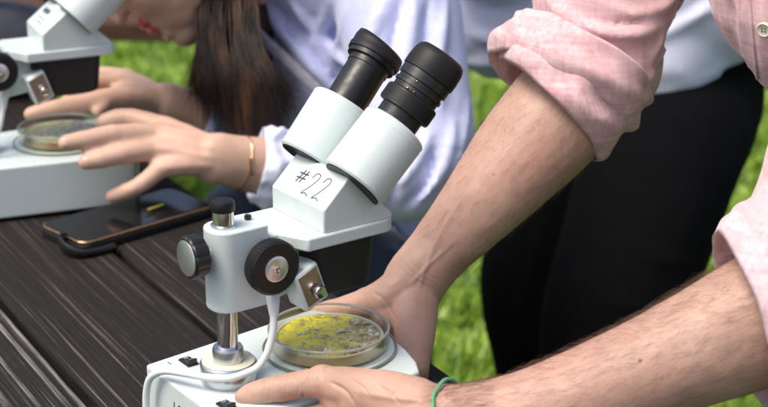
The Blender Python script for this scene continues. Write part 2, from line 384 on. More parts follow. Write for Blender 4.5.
cam.location = CP; cam.rotation_euler = (PI/2-PIT, 0, 0); cd.sensor_width = 36; cd.lens = FP/768*36; cd.clip_end = 200; cd.clip_start = .05
cd.dof.use_dof = True; cd.dof.focus_distance = 1.17; cd.dof.aperture_fstop = 8.2; cd.dof.aperture_blades = 7
vs = SC.view_settings; vs.view_transform = 'Standard'; vs.look = 'None'; vs.exposure = .42; vs.gamma = 1
SC.cycles.use_denoising = True; SC.cycles.max_bounces = 8; SC.cycles.transparent_max_bounces = 24

# ------------------------------------------------------------------ ground and grass
g = obj('ground', *box(-40, 40, -10, 80, -.05, 0), 'soil'); tag(g, kind='structure')
def grass():
    def blades(N, x0, x1, y0, y1, hm, wd, flat=.5):
        y = y0+(y1-y0)*rng.random(N); x = (rng.random(N)*2-1)*(x1*y/y1+.4)
        cl = nz(np.stack([x, y, x*0], 1), 7, 3, 2); h = hm*(.45+.8*rng.random(N))*(1+.7*cl); a = rng.random(N)*2*PI
        lean = (.25+.7*rng.random(N))*h; la = rng.random(N)*2*PI; wv = wd*(.6+.8*rng.random(N))
        base = np.stack([x, y, x*0-.002], 1); sid = np.stack([np.cos(a), np.sin(a), a*0], 1)*wv[:, None]/2
        ld = np.stack([np.cos(la), np.sin(la), la*0], 1)*lean[:, None]; up = np.array([0, 0, 1.])
        p = [base-sid, base+sid, base+ld*.35+up*h[:, None]*.6+sid*.8, base+ld*.35+up*h[:, None]*.6-sid*.8, base+ld+up*h[:, None]+sid*.1, base+ld+up*h[:, None]-sid*.1]
        V = np.stack(p, 1).reshape(-1, 3); k = np.arange(N)[:, None]*6
        return V, np.vstack([k+np.array([[0, 1, 2, 3]]), k+np.array([[3, 2, 4, 5]])])
    A_ = blades(150000, 1, 1.7, 1.6, 8, .055, .007); B_ = blades(26000, 1, 1.7, 1.6, 8, .045, .022)
    V = np.vstack([A_[0], B_[0]]); F = np.vstack([A_[1], B_[1]+len(A_[0])])
    o = meshobj('grass', V, F, 'grass_blade'); tag(o, 'bright green lawn of short grass and clover around the table', 'grass', kind='stuff')
    # clover heads
    mb = MB()
    for _ in range(14):
        y = 2+6*rng.random(); x = (rng.random()*2-1)*.3*y; mb.add(*ell((x, y, .05), (.012, .012, .009), n1=8, n2=5))
    tag(obj('clover_flower', mb.V, mb.F, 'petal'), 'small pale clover flower heads scattered through the lawn', 'flowers', kind='stuff')
grass()

# ------------------------------------------------------------------ picnic table
TZ = .75; TA = rad(29.9)
tn = np.array([math.cos(TA), math.sin(TA), 0]); td = np.array([-math.sin(TA), math.cos(TA), 0])   # across, along
RZT = math.atan2(td[1], td[0])                            # local x runs along the planks, local y = -tn
def tw(s, nn, z): return tn*nn+td*s+np.array([0, 0, z])
tbl = empty('picnic_table', tw(1.5, .29, 0), RZT)
tag(tbl, 'weathered dark brown picnic table holding both microscopes', 'picnic table')
def plank(par, x0, x1, y0, y1, z0, z1, mat, name='plank', seed=0):
    nx = 40; ny = 8; V = []; F = []
    bm = bmesh.new(); 
    V_, F_ = box(x0, x1, y0, y1, z0, z1)
    o = obj(name, V_, F_, mat, par, bevel=.004, seg=3); return o
edges = [.630, .494, .3575, .221, .0845]
for i, e in enumerate(edges):
    yy0 = -(e-.29); plank(tbl, -1.35, 1.15, yy0+.0005*(i % 2), yy0+.1295, TZ-.038+.0007*(i % 2), TZ+.0006*(i % 2)*0, 'weathered_wood' if i >= 2 else 'dark_wood')
for s in (-.8, .8):
    obj('crossbeam', *box(s-.02, s+.02, -.33, .33, TZ-.13, TZ-.04), 'dark_wood', tbl, bevel=.003)
    for q in (-1, 1):
        V, F = prism([(q*.20-.045, TZ-.041), (q*.20+.045, TZ-.041), (q*.36+.045, 0), (q*.36-.045, 0)], s+.021, s+.06, lambda x, y, z: (z, x, y))
        obj('leg', V, F, 'dark_wood', tbl, bevel=.003)

# ------------------------------------------------------------------ microscopes
def m(a, b, z): return (a*.001, -b*.001, z*.001)          # microscope frame in mm: a forward, b to the near side, z up from the base top
def shift(VF, c): return [tuple(np.array(v)+np.array(c)) for v in VF[0]], VF[1]
def stroke(path, wd, f, th=.00025):
    """pen stroke ribbon with thickness on a surface mapping f(u, v) -> (point, normal)"""
    mb = MB(); P = crom(np.array(path, float), 4) if len(path) > 2 else np.array(path, float)
    for i in range(len(P)-1):
        a, b = P[i], P[i+1]; d = b-a; L = np.hypot(*d)
        if L < 1e-9: continue
        t = np.array([-d[1], d[0]])/L*wd/2; e = d/L*wd*.3
        q = [a-e-t, b+e-t, b+e+t, a-e+t]; Vb = [np.array(f(*x, .00005)) for x in q]; Vt = [np.array(f(*x, th)) for x in q]
        mb.add(Vb+Vt, [(3, 2, 1, 0), (4, 5, 6, 7), (0, 1, 5, 4), (1, 2, 6, 5), (2, 3, 7, 6), (3, 0, 4, 7)])
    return mb.V, mb.F
HB = 58                                                   # base height, mm
def microscope(loc, rz, label, number):
    kx = 1. if number else 1.2
    def m2(a, b, z): return m(28+(a-28)*kx, b, z)
    def m3(a, b, z): return m(a+(0 if number else 11), b, z)
    r = empty('stereo_microscope', loc, rz); tag(r, label, 'microscope', 'stereo microscopes on the picnic table')
    # base
    pl = [(-37, -57), (-37, 57), (60, 65.5), (112, 71), (119, 70), (127, 56), (133.5, 35), (137, 15), (138, 0), (137, -15), (133.5, -35), (127, -56), (119, -70), (112, -71), (60, -65.5)]
    if not number: pl = [(a+(27 if a > 100 else 0), b) for a, b in pl]
    obj('base', *prism(pl, -HB+4, 0, m), 'enamel', r, bevel=.0022, seg=4, angle=50)
    for a, b in ((-28, -47), (-28, 47), (112, -58), (112, 58)):
        obj('foot', *lathe([(8, -HB), (9.5, -HB+1), (9.5, -HB+5)], (0, 0, 0), n_=24) if False else shift(lathe([(.008, 0), (.0095, .001), (.0095, .0055)], n_=24), m(a, b, -HB)), 'black_rubber', r)
    rim = obj('stage_ring', *shift(lathe([(.0505, .0003), (.0505, .0022), (.0491, .0026), (.0488, .0003)], n_=80, closed=True), m(87.5, 0, 0)), 'glass_edge', r)
    obj('stage_plate', *shift(lathe([(.0487, .0003), (.0487, .0020)], n_=80), m(87.5, 0, 0)), 'glass_plate', r)
    # collar, pillar
    obj('collar', *lathe([(.0203, .0002), (.0205, .0012), (.0205, .0135), (.0195, .0148), (.0112, .0148), (.0112, .024), (.0104, .026), (.0078, .026)], n_=48), 'satin_metal', r)
    obj('flange_sheen', *lathe([(.0113, .0149), (.019, .0149), (.019, .0154), (.0113, .0154)], n_=48, closed=True), 'cream_sheen_button', r)  # cream ring painting the reflection on the flange top
    p = obj('pillar', *lathe([(.0074, .02), (.0074, .130), (.0070, .131)], n_=40), 'chrome', r)
    obj('cap', *lathe([(.0078, .1285), (.0084, .1293), (.0084, .1345), (.0076, .1362), (.005, .137)], n_=40), 'black_rubber', p)
    # focus block on the pillar
    pts = []
    for k in range(11): a_ = PI/2+PI*k/10; pts.append((-1+ (12.5)*math.cos(a_), 15.5*math.sin(a_)*(1 if True else 1)))
    pts = [(x, y) for x, y in pts]; poly = [(27, 15.5)]+pts+[(27, -15.5)]
    blk = obj('focus_block', *prism(poly, 57, 117, m), 'enamel', r, bevel=.0013, seg=3, angle=35)
    prof = [(25, 98.5), (58, 98.5), (60, 90), (60, 74), (54, 62), (25, 57.3)]
    obj('rack_housing', [m(a, b, z) for b in (-13.5, 13.5) for a, z in prof], [tuple(range(6)), tuple(range(6, 12))[::-1]]+[(i, (i+1) % 6, 6+(i+1) % 6, 6+i) for i in range(6)], 'enamel', r, bevel=.0015)
    obj('bearing_ring', *lathe([(.0092, .117), (.0092, .1186), (.0079, .1192)], n_=32), 'satin_metal', blk)
    obj('set_screw', *shift(lathe([(.0024, .117), (.0027, .1195), (.0022, .1205)], n_=6), m(21, -2, 0)), 'black_plastic', blk)
    # focus knobs on both sides
    for s in (1, -1):
        ax = (0, -s, 0); c = m(22, s*15.2, 90.5)
        k = obj('focus_knob', *lathe([(.007, 0), (.007, .005), (.0165, .0052), (.0192, .0062), (.0195, .009), (.0195, .0162), (.0183, .0172), (.0095, .0174)], c, ax, 56), 'black_plastic', r, angle=30)
        mb = MB()
        for q in range(44):
            a_ = 2*PI*q/44; V, F = box(-.0007, .0007, .0086, .0160, -.0004, .0004); V = [(x+0, y, z+.0195) for x, y, z in V]
            R_ = Matrix.Rotation(a_, 3, 'Y'); mb.add([tuple(R_ @ Vector((x, -s*y, z))+Vector(c)) for x, y, z in V], F)
        obj('knurling', mb.V, mb.F, 'black_rubber', k, smooth=False)
        dsk = obj('knob_disc', *lathe([(.0094, .0170), (.0094, .0181), (.0086, .0186), (.003, .0186)], c, ax, 40), 'turned_metal', k)
        obj('screw', *lathe([(.0026, .0186), (.0026, .0191), (.0017, .0192), (.0014, .0189)], c, ax, 20), 'chrome', dsk)
    # locking knob behind the pillar, scalloped
    c = m(-13.5, 2, 101); ax = (-1, 0, 0)
    st = obj('lock_bolt', *lathe([(.003, -.001), (.003, .008)], c, ax, 16), 'chrome', r)
    sc_ = lambda a_: 1+.055*abs(math.cos(5*a_))**.7-.03
    kn = obj('lock_knob', *lathe([(.006, .005), (.0130, .0056), (.0148, .007), (.0150, .0165), (.0140, .0178), (.0128, .0180)], c, ax, 100, sq=sc_), 'black_plastic', st, angle=25)
    obj('knob_disc', *lathe([(.0128, .0172), (.0128, .0183), (.0120, .0187)], c, ax, 48), 'turned_metal', kn)
    # head: neck + slab with chamfered shoulders
    def rc(x, y, r_, a0, a1, k=6): return [(x+r_*math.cos(rad(a0+(a1-a0)*i/k)), y+r_*math.sin(rad(a0+(a1-a0)*i/k))) for i in range(k+1)]
    slab = [(28.5, -20), (28.5, 14), (36, 14.5), (44.5, 32), (47, 36)] + rc(112, 24, 12, 90, 0) + rc(112, -24, 12, 0, -90) + [(47, -36), (38, -36), (34, -30)]
    hd = obj('head_plate', *prism(slab, 98, 108, m2), 'enamel', r, bevel=.0016, seg=4, angle=50)
    # prism box: sloped rear facet carrying the writing, forward slope carrying the tubes
    pr = [(61, 107.6), (61, 125.3), (82.5, 146), (86, 146), (120.5, 111.2), (120.5, 107.6)]
    obj('prism_box', [m2(a, b, z) for b in (-34, 34) for a, z in pr], [tuple(range(6)), tuple(range(6, 12))[::-1]]+[(i, (i+1) % 6, 6+(i+1) % 6, 6+i) for i in range(6)], 'enamel', hd, bevel=.0014, seg=3)
    # facet frame: u to the right along b, v up the slope
    e = np.array([21.5, 0, 20.7])/np.hypot(21.5, 20.7); nn_ = np.array([-20.7, 0, 21.5])/np.hypot(21.5, 20.7)
    def facet(u, v, h): q = np.array([61, 0, 125.3])+e*v; q = q+nn_*h*1000; return m2(q[0], u, q[2])
    mb = MB()
    if number:
        for pth in ([(-13.5, 11), (-10.5, 21.5)], [(-9.5, 11.5), (-6.5, 21.5)], [(-15.5, 14.5), (-5.5, 15)], [(-15, 18.4), (-5, 18.8)]): mb.add(*stroke(pth, 1.0, facet))
        obj('writing', mb.V, mb.F, 'ink', hd, smooth=False); mb = MB()
        for o_ in (0, 13.5): mb.add(*stroke([(o_+.5, 18.5), (o_+2.5, 22.5), (o_+6.6, 22.6), (o_+7.6, 19.0), (o_+4.5, 12), (o_+.3, 5.5), (o_+.8, 4.8), (o_+4, 5.9), (o_+8, 4.4)], .75, facet))
        obj('writing', mb.V, mb.F, 'pale_ink', hd, smooth=False)
    else:
        for i in range(7): mb.add(*stroke([(-22+i*3.1, 17), (-20.5+i*3.1, 23-(i % 3)), (-19.5+i*3.1, 18+(i % 2)*2)], 1.1, facet))
        mb.add(*stroke([(-20, 11.5), (8, 11.5)], .8, facet)); mb.add(*stroke([(-16, 7), (10, 7)], .8, facet))
        obj('printed_sticker', mb.V, mb.F, 'ink', hd, smooth=False)
    # lens shroud under the slab
    mb = MB(); n_ = 40; prof = [(1.0, 98.3), (.985, 94), (.90, 62), (.865, 58.5), (.80, 57.2)]
    def sq(a_, p=4.): return (abs(math.cos(a_))**p+abs(math.sin(a_))**p)**(-1/p)
    V = [m2(83+ (31.5*k)*math.cos(2*PI*i/n_)*sq(2*PI*i/n_), (31.5*k)*math.sin(2*PI*i/n_)*sq(2*PI*i/n_), z) for k, z in prof for i in range(n_)]
    F = [(j*n_+i, j*n_+(i+1) % n_, (j+1)*n_+(i+1) % n_, (j+1)*n_+i) for j in range(len(prof)-1) for i in range(n_)]+[tuple(range(n_))[::-1], tuple((len(prof)-1)*n_+i for i in range(n_))]
    shr = obj('lens_shroud', V, F, 'shroud_plastic', r)
    for s in (-1, 1): obj('objective_lens', *shift(lathe([(.0105, .0565), (.0115, .0575), (.0115, .0590)], n_=28), m2(83, s*13, 0)), 'lens_glass', shr)
    # eyepiece tubes, tilted 45 degrees forward
    for s in (1, -1):
        if s == 1: c = np.array([91.5, 27, 138.6]); c2 = np.array([93.5, 24, 137.8]); ah = np.array([.735, 0, .678]); ax3 = np.array([.64, .10, .76])
        else: c = np.array([90.5, -26.5, 142]); c2 = np.array([88.3, -24, 142.4]); ah = np.array([.66, -.03, .75]); ax3 = np.array([.69, -.094, .711])
        ax3 /= np.linalg.norm(ax3); C0 = m2(*c); ah = (ah[0], -ah[1], ah[2]); ax = (ax3[0], -ax3[1], ax3[2])
        def P(h, rr, off=0): return (rr*.001, h*.001)
        def PE(h, rr): return (rr*.00112, h*.001)                 # the eyepieces are stout
        sqz = lambda a_: 1.0
        L = 50 if s == 1 else 48
        obj('housing_gap', *lathe([P(-2.3, 18), P(-2.3, 22.8), P(-1.4, 22.8), P(-1.4, 18)], C0, ah, 64), 'black_rubber', r)  # black ring added to draw the dark gap under the housing
        hs = obj('prism_housing', *lathe([P(-1.5, 17), P(-1.5, 23.6), P(0, 25), P(L-1.5, 25), P(L, 23.6), P(L, 17)], C0, ah, 64), 'enamel', r, angle=25)
        # web that ties the housing to the box
        obj('housing_seam', *lathe([P(L-6.3, 25.02), P(L-6.1, 25.14), P(L-5.6, 25.14), P(L-5.4, 25.02)], C0, ah, 64, closed=True), 'glass_plate', hs)
        C1 = m2(*(c2+ax3*(L-3)))
        if s == 1:
            ep = obj('eyepiece', *lathe([PE(0, 14.6), PE(13.9, 14.6), PE(14, 17.4), PE(14.4, 17.9), PE(26.4, 17.9), PE(26.9, 17.3), PE(27.6, 15.9), PE(31, 15.9), PE(31.4, 17), PE(34, 17), PE(34.4, 16), PE(37, 16), PE(37.4, 17.4), PE(44, 17.4), PE(44.6, 16.6), PE(45, 8)], C1, ax, 56), 'black_plastic', r, angle=28)
            obj('diopter_ring', *lathe([PE(15.2, 17.7), PE(15.3, 18.2), PE(25.6, 18.2), PE(25.7, 17.7)], C1, ax, 90, closed=True, sq=lambda a_: 1+.006*math.cos(45*a_)), 'black_rubber', ep)
            for hh in (29.2, 35.6):
                q = np.array(C1)+np.array(ax)*hh*.001; ax_, u_, w_ = basis(ax); V, F = lathe([PE(hh-.3, 16.2), PE(hh+.3, 16.2)], C1, ax, 56)
            cup = [PE(44, 16.8), PE(44.6, 18.2), PE(50, 18.4), PE(58, 17.9), PE(62, 16.6), PE(64, 14.4), PE(63.8, 12.6), PE(58, 11.5), PE(50, 11)]
            obj('eyecup', *lathe(cup, C1, ax, 48), 'black_rubber', ep, angle=60)
            obj('eye_lens', *lathe([PE(51, 10.9), PE(52, 6), PE(52.2, .5)], C1, ax, 32), 'lens_glass', ep)
            for hh, aa in ((28.4, 2.2), (28.4, 2.5), (35.9, 2.35)):
                ax_, u_, w_ = basis(ax); obj('brass_mark', *ell(np.array(C1)+ax_*hh*.001+(u_*math.cos(aa)+w_*math.sin(aa))*.0181, .0009, n1=8, n2=6), 'gold_metal', ep)
        else:
            ep = obj('eyepiece', *lathe([PE(0, 14.0), PE(36, 14.0), PE(36.6, 14.6), PE(41, 14.6), PE(41.5, 17.2), PE(46, 17.6), PE(47, 16.6), PE(48, 8)], C1, ax, 56), 'black_plastic', r, angle=28)
            # winged eyecup: taller on its outer side
            prof = [(16.9, 46.5), (18.6, 47.2), (19.0, 51), (18.4, 52), (18.6, 56), (17.8, 60), (16.2, 60.6), (15., 57), (12, 51), (10.8, 48)]
            ax_, u_, w_ = basis(ax); V = []; F = []; n_ = 56; outd = np.array([-.30, .95, -.05])
            for rr, hh in prof:
                for k in range(n_):
                    a_ = 2*PI*k/n_; dd = u_*math.cos(a_)+w_*math.sin(a_); kk = max(0, float(dd@outd))**1.6
                    h2 = hh-2 + max(0, hh-50)*.38*float(dd@outd)
                    V.append(np.array(C1)+ax_*h2*.001+dd*rr*.00112)
            for i in range(len(prof)-1):
                for k in range(n_): F.append((i*n_+k, i*n_+(k+1) % n_, (i+1)*n_+(k+1) % n_, (i+1)*n_+k))
            obj('eyecup', V, F, 'black_rubber', ep, angle=60)
            obj('eye_lens', *lathe([PE(47, 10.9), PE(48, 6), PE(48.2, .5)], C1, ax, 32), 'lens_glass', ep)
    # lamp under the arm
    ce = np.array([51.0, 69.8]); u2 = np.array([15.5, 6.6]); v2 = np.array([8.6, -25.0]); u2n = u2/np.hypot(*u2); v2n = v2/np.hypot(*v2)
    def lp(x, y, b): q = ce+u2n*x+v2n*y; return m3(q[0], b, q[1])
    def lbox(x0, x1, y0, y1, b0, b1): return [lp(x, y, b) for b in (b0, b1) for y in (y0, y1) for x in (x0, x1)], box(0, 1, 0, 1, 0, 1)[1]
    lam = obj('lamp_housing', *lbox(-10.5, 10.5, -15.5, 15.5, 10, 33), 'enamel', r, bevel=.0022)
    obj('lamp_plate', *lbox(-8.2, 8.6, -13.2, 12.5, 32.5, 33.5), 'mirror_plate', lam, bevel=.0005)
    q = ce+u2n*2.2+v2n*3.5; ax = (0, -1, 0)
    kn = obj('thumb_screw', *lathe([(.0018, 0), (.0018, .002), (.0042, .0022), (.0048, .003), (.0048, .006), (.0042, .0068), (.001, .0072)], m3(q[0], 33.4, q[1]), ax, 24), 'chrome', lam)
    # boot + power cable
    obj('cable_boot', *tube([m(29, 13, 72), m(28, 17, 64), m(26, 21, 57), m(25, 23, 52)], [.0052, .0052, .0042, .0034], 16), 'cable_plastic', r)
    P_ = [m(25.3, 22.5, 55), m(22, 26, 42), m(17, 27, 28), m(10, 25.5, 17.5), m(0, 24, 13.8), m(-12, 21.5, 12.4), m(-23, 10, 11.6), m(-33, -8, 10.8), m(-39.5, -24, 8), m(-43.5, -37, -1), m(-45, -42, -14), m(-45.5, -43, -30), m(-46, -43, -48), m(-52, -38, -54)]
    obj('power_cable', *tube(P_, .0027, 14, per=8), 'cable_plastic', r)
    # rocker switches beside the pillar
    for (a, b) in ((-10, -41), (-24, 37)):
        V, F = prism([(-7.5, -4.5), (7.5, -4.5), (7.5, 4.5), (-7.5, 4.5)], .0, 1.4); V = [m(a+y, b+x, z) for x, y, z in V]
        sw = obj('rocker_switch', V, F, 'black_plastic', r, bevel=.0004)
        pr_ = [(-6.6, 1.2), (-6.6, 2.0), (0, 2.6), (6.6, 5.2), (6.6, 1.2)]
        k = obj('rocker', [m(a+y, b+x, z) for y in (-3.7, 3.7) for x, z in pr_], [tuple(range(5)), tuple(range(5, 10))[::-1]]+[(i, (i+1) % 5, 5+(i+1) % 5, 5+i) for i in range(5)], 'black_plastic', sw, bevel=.0003)
        fo = lambda u, v, h, a=a, b=b: m(a+v, b+u, 2.15+(u+6.6)/6.6*.6+h*1000)
        fi = lambda u, v, h, a=a, b=b: m(a+v, b+u, 2.6+u/6.6*2.6+h*1000)
        mb = MB(); mb.add(*stroke([(-3.6+1.4*math.cos(t), 1.4*math.sin(t)) for t in np.linspace(0, 2*PI, 11)], .45, fo)); mb.add(*stroke([(3.2, -1.6), (3.2, 1.6)], .45, fi))
        obj('switch_mark', mb.V, mb.F, 'white_print', k, smooth=False)
    def rear(u, v, h): return m(-37-h*1000, u, v)
    mb = MB()
    for pth in ([(-15, -14), (-15, -20.5), (-11.5, -20.5)], [(-5.5, -15), (-7.5, -14), (-9, -16), (-9, -19), (-7, -20.5), (-5.3, -19.5), (-5.3, -17.6), (-7, -17.6)]): obj('printed_letter', *stroke(pth, 1.1, rear), 'ink', r, smooth=False)
    topf = lambda u, v, h: m(v, u, h*1000)
    for u_ in (-50.5, 28): obj('printed_mark', *stroke([(u_, -22), (u_+4.5, -22)], .7, topf), 'pale_ink', r, smooth=False)
    return r
OZ = TZ+HB*.001
O1 = onz(229, 379, OZ); YAW1 = rad(36)
YAW2 = rad(25); st2 = onz(62, 142, OZ); O2 = st2-np.array([math.cos(YAW2), math.sin(YAW2), 0])*.088
scope1 = microscope(O1, YAW1, 'white stereo microscope handwritten #22 on its head, in front', True)
scope2 = microscope(O2, YAW2, 'blurred white stereo microscope with printed sticker, at the left edge behind', False)
def W1(a, b, z): c, s = math.cos(YAW1), math.sin(YAW1); return O1+np.array([c*a+s*b, s*a-c*b, z])*.001
def W2(a, b, z): c, s = math.cos(YAW2), math.sin(YAW2); return O2+np.array([c*a+s*b, s*a-c*b, z])*.001

# ------------------------------------------------------------------ petri dishes
def dish(loc, rz, label, seed, film='culture'):
    r = empty('petri_dish', loc, rz); tag(r, label, 'petri dish', 'petri dishes on the microscope stages')
    obj('dish_wall', *lathe([(.0005, 0), (.0425, 0), (.0430, .0008), (.0430, .0130), (.0420, .0132), (.0418, .0016), (.0005, .0014)], n_=96, closed=False), 'clear_plastic', r, angle=30)
    obj('lid_ring', *lathe([(.0441, .0035), (.0441, .0148), (.0436, .0155), (.0444, .0160), (.0455, .0155), (.0455, .0035)], n_=96, closed=True), 'clear_plastic', r, angle=30)
    obj('lid_rim', *lathe([(.0436, .0150), (.0440, .0161), (.0450, .0164), (.0457, .0158), (.0457, .0148), (.0446, .0145)], n_=96, closed=True), 'frosted_rim', r, angle=60)
    obj('meniscus', *lathe([(.0384, .0089), (.0389, .0096), (.0408, .0097), (.0413, .0090), (.0413, .0087), (.0384, .0087)], n_=80, closed=True), 'pale_film', r)
    obj('liquid', *lathe([(.0005, .0018), (.0414, .0018), (.0414, .0082), (.0409, .0088), (.0005, .0086)], n_=80), 'amber_liquid', r)
    # floating culture, an uneven skin with bubbles
    n_ = 90; V = []; F = []; rs = np.linspace(0, .0385, 34)
    for q in rs:
        for k in range(n_):
            a = 2*PI*k/n_; rr = q*(1+.012*math.sin(5*a+seed)+.01*math.sin(11*a)); V.append((rr*math.cos(a), rr*math.sin(a), 0))
    V = np.array(V); z = .0096+.0008*nz(V, 90, seed, 2)+.0005*np.maximum(0, nz(V, 200, seed+3, 1)); z[-n_:] = .0080; V[:, 2] = z
    for i in range(len(rs)-1):
        for k in range(n_): F.append((i*n_+k, i*n_+(k+1) % n_, (i+1)*n_+(k+1) % n_, (i+1)*n_+k))
    obj('culture', V, F, film, r)
    rr_ = random.Random(seed); mb = MB()
    for _ in range(95):
        a = rr_.random()*2*PI; q = .036*math.sqrt(rr_.random()); s = .0007+.0022*rr_.random()**2.5
        mb.add(*ell((q*math.cos(a), q*math.sin(a), .0098), (s, s, s*.75), n1=14, n2=8))
    o = obj('bubbles', mb.V, mb.F, 'bubble_film', r); o['kind'] = 'stuff'
    return r
n = NT('pale_film'); n.col((.60, .57, .45)).set(Roughness=.15)
n = NT('bubble_white'); n.col((.72, .73, .74)).set(Roughness=.15)
dish(W1(87, 0, 2.3), YAW1+rad(-36)+.0, 'round clear petri dish of yellow and brown culture on the front microscope stage', 4)
dish(W2(88.5, 0, 2.3), .3, 'blurred clear petri dish of yellow culture held on the left microscope stage', 9, 'culture_pale')

# ------------------------------------------------------------------ phone in a dark case
pa, pb = onz(82, 256, TZ), onz(216, 216, TZ)             # near long edge
dx = (pb-pa); Lp = min(np.linalg.norm(dx), .165); dx /= np.linalg.norm(dx); ph = empty('mobile_phone', (pa+dx*Lp/2), math.atan2(dx[1], dx[0]))
tag(ph, 'black mobile phone with rose gold edge lying screen up on the table', 'phone')
def rrect(x0, x1, y0, y1, r_, k=6):
    out = []
    for cx, cy, a0 in ((x1-r_, y1-r_, 0), (x0+r_, y1-r_, 90), (x0+r_, y0+r_, 180), (x1-r_, y0+r_, 270)):
        for i in range(k+1): a = rad(a0+90*i/k); out.append((cx+r_*math.cos(a), cy+r_*math.sin(a)))
    return out
WP = .078
obj('case', *prism(rrect(-Lp/2, Lp/2, -.001, WP, .012), .001, .0085), 'black_rubber', ph, bevel=.0012)
obj('metal_rim', *prism(rrect(-Lp/2+.001, Lp/2-.001, -.0002, WP-.001, .011), .0085, .0125), 'gold_metal', ph, bevel=.0012)
obj('screen', *prism(rrect(-Lp/2+.003, Lp/2-.003, .002, WP-.003, .009), .0125, .0131), 'screen_glass', ph, bevel=.0003)
obj('strap', *tube([(-Lp/2+.002, .030, .010), (-Lp/2-.010, .022, .013), (-Lp/2-.013, .006, .009), (-Lp/2-.004, -.006, .005), (-Lp/2+.014, -.010, .0045), (-Lp/2+.030, -.009, .004)], [(.002, .005), (.002, .006), (.002, .006), (.0028, .005), (.0035, .004), (.0045, .0035)], 12), 'black_rubber', ph)
q = onz(156, 207, TZ+.0165); yp = empty('strip', q, math.atan2(dx[1], dx[0])+.12); tag(yp, 'short yellow strip lying beside the black phone', 'strip')  # thin dull yellow strip with a dark end
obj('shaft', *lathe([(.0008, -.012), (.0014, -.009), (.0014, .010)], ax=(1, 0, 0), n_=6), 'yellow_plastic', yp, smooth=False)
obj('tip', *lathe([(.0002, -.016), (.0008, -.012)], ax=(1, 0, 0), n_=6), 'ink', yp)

# ------------------------------------------------------------------ people
def pz(px, py, t, r=None):
    p = at(px, py, t); return p
def tb(pts, n_=20, up=(0, 0, 1), per=6):
    """tube from (px, py, depth, radius_m | (side, up)) rows"""
    return tube([at(*p[:3]) for p in pts], [p[3] for p in pts], n_, up, per)
def near_pts(P, r):
    P = [np.array(p) for p in P]
    return lambda ce: np.min([np.linalg.norm(ce-p, axis=1) for p in P], axis=0) < r
def head_parts(pos, fwd, upv, k=1., neck_to=None, neck_r=.055):
    """cranium, jaw, cheeks, nose, lips, ears; pos = centre of the head, metres"""
    f = np.array(fwd, float); f /= np.linalg.norm(f); u = np.array(upv, float); u -= f*(u@f); u /= np.linalg.norm(u); l = np.cross(u, f); M3 = np.stack([f, l, u], 1)
    g = lambda x, y, z: np.array(pos)+M3@(np.array([x, y, z])*k)
    E_ = lambda x, y, z, a, b, c: ell(g(x, y, z), (a*k, b*k, c*k), M3)
    P = [E_(-.012, 0, .035, .098, .077, .088), E_(.030, 0, -.02, .060, .062, .085), E_(.040, 0, -.062, .045, .045, .045), E_(.064, 0, -.096, .022, .024, .017),
         E_(.052, .030, -.030, .032, .028, .032), E_(.052, -.030, -.030, .032, .028, .032), E_(.01, 0, -.055, .05, .054, .045),
         tube([g(.080, 0, .020), g(.090, 0, -.004), g(.098, 0, -.020)], [(.007*k, .007*k), (.009*k, .009*k), (.0115*k, .010*k)], 12),
         E_(.098, .010, -.029, .009, .008, .007), E_(.098, -.010, -.029, .009, .008, .007),
         E_(.072, 0, .036, .022, .052, .010), E_(.087, 0, -.052, .010, .022, .0055), E_(.085, 0, -.064, .010, .019, .0065), E_(.078, 0, -.082, .012, .020, .008)]
    for s in (-1, 1):
        P += [E_(-.005, s*.078, -.005, .018, .008, .030), E_(-.004, s*.076, -.026, .010, .007, .010)]
    if neck_to is not None: P.append(tube([g(-.02, 0, -.03), g(-.028, 0, -.09), neck_to], [neck_r*1.05, neck_r, neck_r*1.15], 20))
    return P, g, M3
def face_bits(par, g, M3, k=1.):
    for s in (-1, 1):
        e = obj('eye', *ell(g(.076, s*.031, .012), (.0125*k,)*3, M3), 'eye_white', par)
        obj('iris', *ell(g(.0865, s*.031, .012), (.003*k, .0058*k, .0058*k), M3), 'lens_glass', e)

